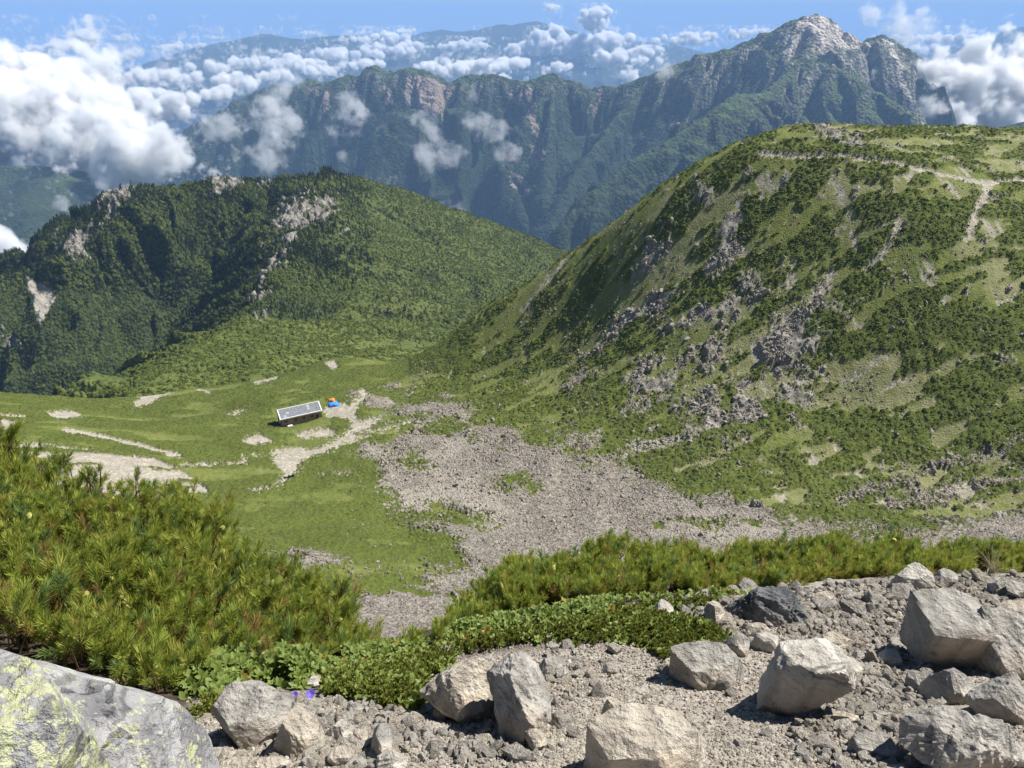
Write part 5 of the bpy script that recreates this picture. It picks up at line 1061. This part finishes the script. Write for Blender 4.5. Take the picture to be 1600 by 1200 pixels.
cloud('cloud', [(-40, 405, 40, 2600), (20, 400, 24, 2600), (45, 385, 14, 2600), (-10, 385, 24, 2600)], .34, MC_NEAR, 'low white cloud at the left edge below the valley slope', 2, 7)
cloud('cloud', [(95, 318, 12, 3300), (80, 322, 8, 3300)], .25, MC_WISP, 'small flat cloud in the shaded valley on the left', 3, 6)
for i, (bl, lb) in enumerate([
    ([(395, 178, 9, 5000), (425, 180, 16, 4950), (445, 195, 14, 4950), (425, 205, 12, 4900), (432, 225, 13, 4850), (420, 243, 15, 4800), (405, 250, 12, 4800), (445, 235, 9, 4800)], 'tall wispy cloud hanging on the left part of the rocky range'),
    ([(330, 200, 12, 5500), (350, 194, 14, 5500), (370, 185, 8, 5500)], 'thin flat cloud at the left foot of the rocky range'),
    ([(548, 168, 14, 4900), (560, 180, 12, 4900), (540, 195, 15, 4800), (532, 210, 10, 4800)], 'upright cloud in front of the ribs left of the red scar'),
    ([(660, 188, 11, 4800), (675, 198, 11, 4800), (650, 192, 7, 4800)], 'small cloud just under the red scar'),
    ([(665, 240, 13, 4500), (690, 238, 14, 4500), (705, 248, 10, 4500), (675, 258, 11, 4500), (662, 265, 7, 4500)], 'ragged cloud low on the range below the small one under the red scar'),
    ([(735, 190, 10, 4700), (755, 197, 12, 4700), (780, 205, 9, 4700)], 'flat white cloud on the range right of the red scar'),
    ([(740, 152, 8, 4900)], 'faint scrap of cloud near the skyline right of the red scar'),
    ([(798, 238, 10, 4600), (785, 243, 8, 4600)], 'faint cloud scrap beside the reddish gully'),
    ([(725, 320, 9, 4000), (712, 330, 8, 4000), (693, 318, 5, 4000)], 'thin mist above the slope of the wooded hill'),
    ([(531, 246, 6, 4600)], 'tiny cloud between the tall wispy one and the ribs'),
    ([(445, 140, 10, 5700), (465, 128, 8, 5700), (420, 145, 8, 5700), (500, 126, 6, 5600)], 'veil of cloud over the left end of the skyline'),
    ([(1035, 110, 10, 5000), (1050, 108, 6, 5000)], 'faint cloud touching the long ridge that climbs to the peak'),
    ([(600, 280, 8, 4300), (605, 292, 5, 4300)], 'small faint cloud above the top of the wooded hill')]):
    cloud('cloud', bl, .36, MC_WISP, lb, 20+i, 6, grow=2.5)
cloud('cloud', [(1440, 110, 20, 4900), (1432, 140, 12, 4850), (1455, 165, 26, 4700), (1470, 130, 30, 4900), (1500, 165, 36, 4900), (1535, 130, 34, 5000), (1560, 175, 36, 4900), (1610, 150, 40, 5000), (1500, 195, 26, 4700), (1620, 100, 30, 5100), (1520, 85, 20, 5100), (1545, 65, 14, 5100), (1570, 45, 14, 5200), (1600, 60, 10, 5200), (1570, 110, 26, 5000), (1590, 190, 40, 4900), (1690, 130, 60, 5100), (1470, 80, 14, 5100)], .32, MC_NEAR,
      'big bright cloud rising right of the peak', 40, 8)
cloud('cloud', [(1340, 12, 6, 6500), (1365, 25, 10, 6500), (1400, 30, 12, 6500), (1430, 42, 14, 6300), (1455, 55, 10, 6300), (1400, 48, 8, 6300)], .34, MC_WISP, 'thin torn cloud in the sky behind the top of the peak', 41, 6, grow=2.5)
def sea():
    E_ = [(40, 78, 60, 7), (130, 62, 20, 12), (100, 70, 30, 8), (190, 86, 20, 7), (195, 60, 20, 4), (280, 72, 40, 5), (190, 56, 18, 3), (250, 122, 60, 12), (330, 106, 36, 9), (215, 150, 55, 14), (290, 160, 40, 16), (260, 175, 40, 14), (370, 128, 42, 12), (345, 145, 40, 10), (400, 97, 40, 9), (455, 100, 55, 10), (540, 85, 55, 10), (500, 110, 30, 8), (610, 78, 40, 10), (560, 62, 30, 5), (610, 58, 30, 8), (640, 72, 20, 8), (570, 100, 40, 8), (720, 72, 45, 6), (690, 108, 40, 9), (740, 105, 45, 11), (790, 98, 35, 11), (830, 75, 30, 12), (860, 60, 26, 15), (925, 38, 20, 18), (925, 22, 14, 10), (865, 12, 12, 5), (895, 70, 45, 13), (960, 62, 42, 12), (1000, 80, 40, 9), (1060, 62, 42, 8), (1115, 56, 48, 7), (1175, 50, 45, 5), (950, 92, 30, 10), (1010, 95, 26, 7), (985, 118, 14, 10), (780, 122, 20, 6), (870, 105, 26, 7), (40, 120, 60, 15), (430, 120, 30, 8), (700, 95, 20, 5), (330, 58, 30, 3), (420, 46, 14, 2), (480, 52, 26, 3), (560, 50, 24, 3), (640, 48, 20, 4), (740, 62, 20, 4), (1400, 60, 40, 6), (1480, 60, 50, 8), (1440, 80, 40, 10), (-60, 90, 60, 12), (1700, 80, 60, 10)]
    q = np.random.default_rng(9); bl = []; bl2 = []
    for (u, v, rx, ry) in E_:
        base = min(v+ry*.4, 400); y = min(max(640/abs(zy(max(base, 70))), 6300), 15500); n = max(3, int(rx/ry*3.2))
        if u > 480 and u < 1240: y = max(y, 7600)
        for i in range(n):
            a, b = q.uniform(-1, 1), q.uniform(-1, 1); r = ry*q.uniform(.45, .8)*(1-.35*abs(a)); (bl if y < 10500 else bl2).append((u+a*rx, v+b*ry*.55*(1-abs(a)*.5), r, y*(1+q.uniform(-.06, .06))))
    cloud('cloud_sea', bl, .3, MC_FAR, None, 60, 6, 2, .7, 'stuff', grow=1.75); cloud('distant_cloud_sea', bl2, .3, MC_FAR, None, 61, 5, 2, .6, 'stuff', grow=1.75)
sea()
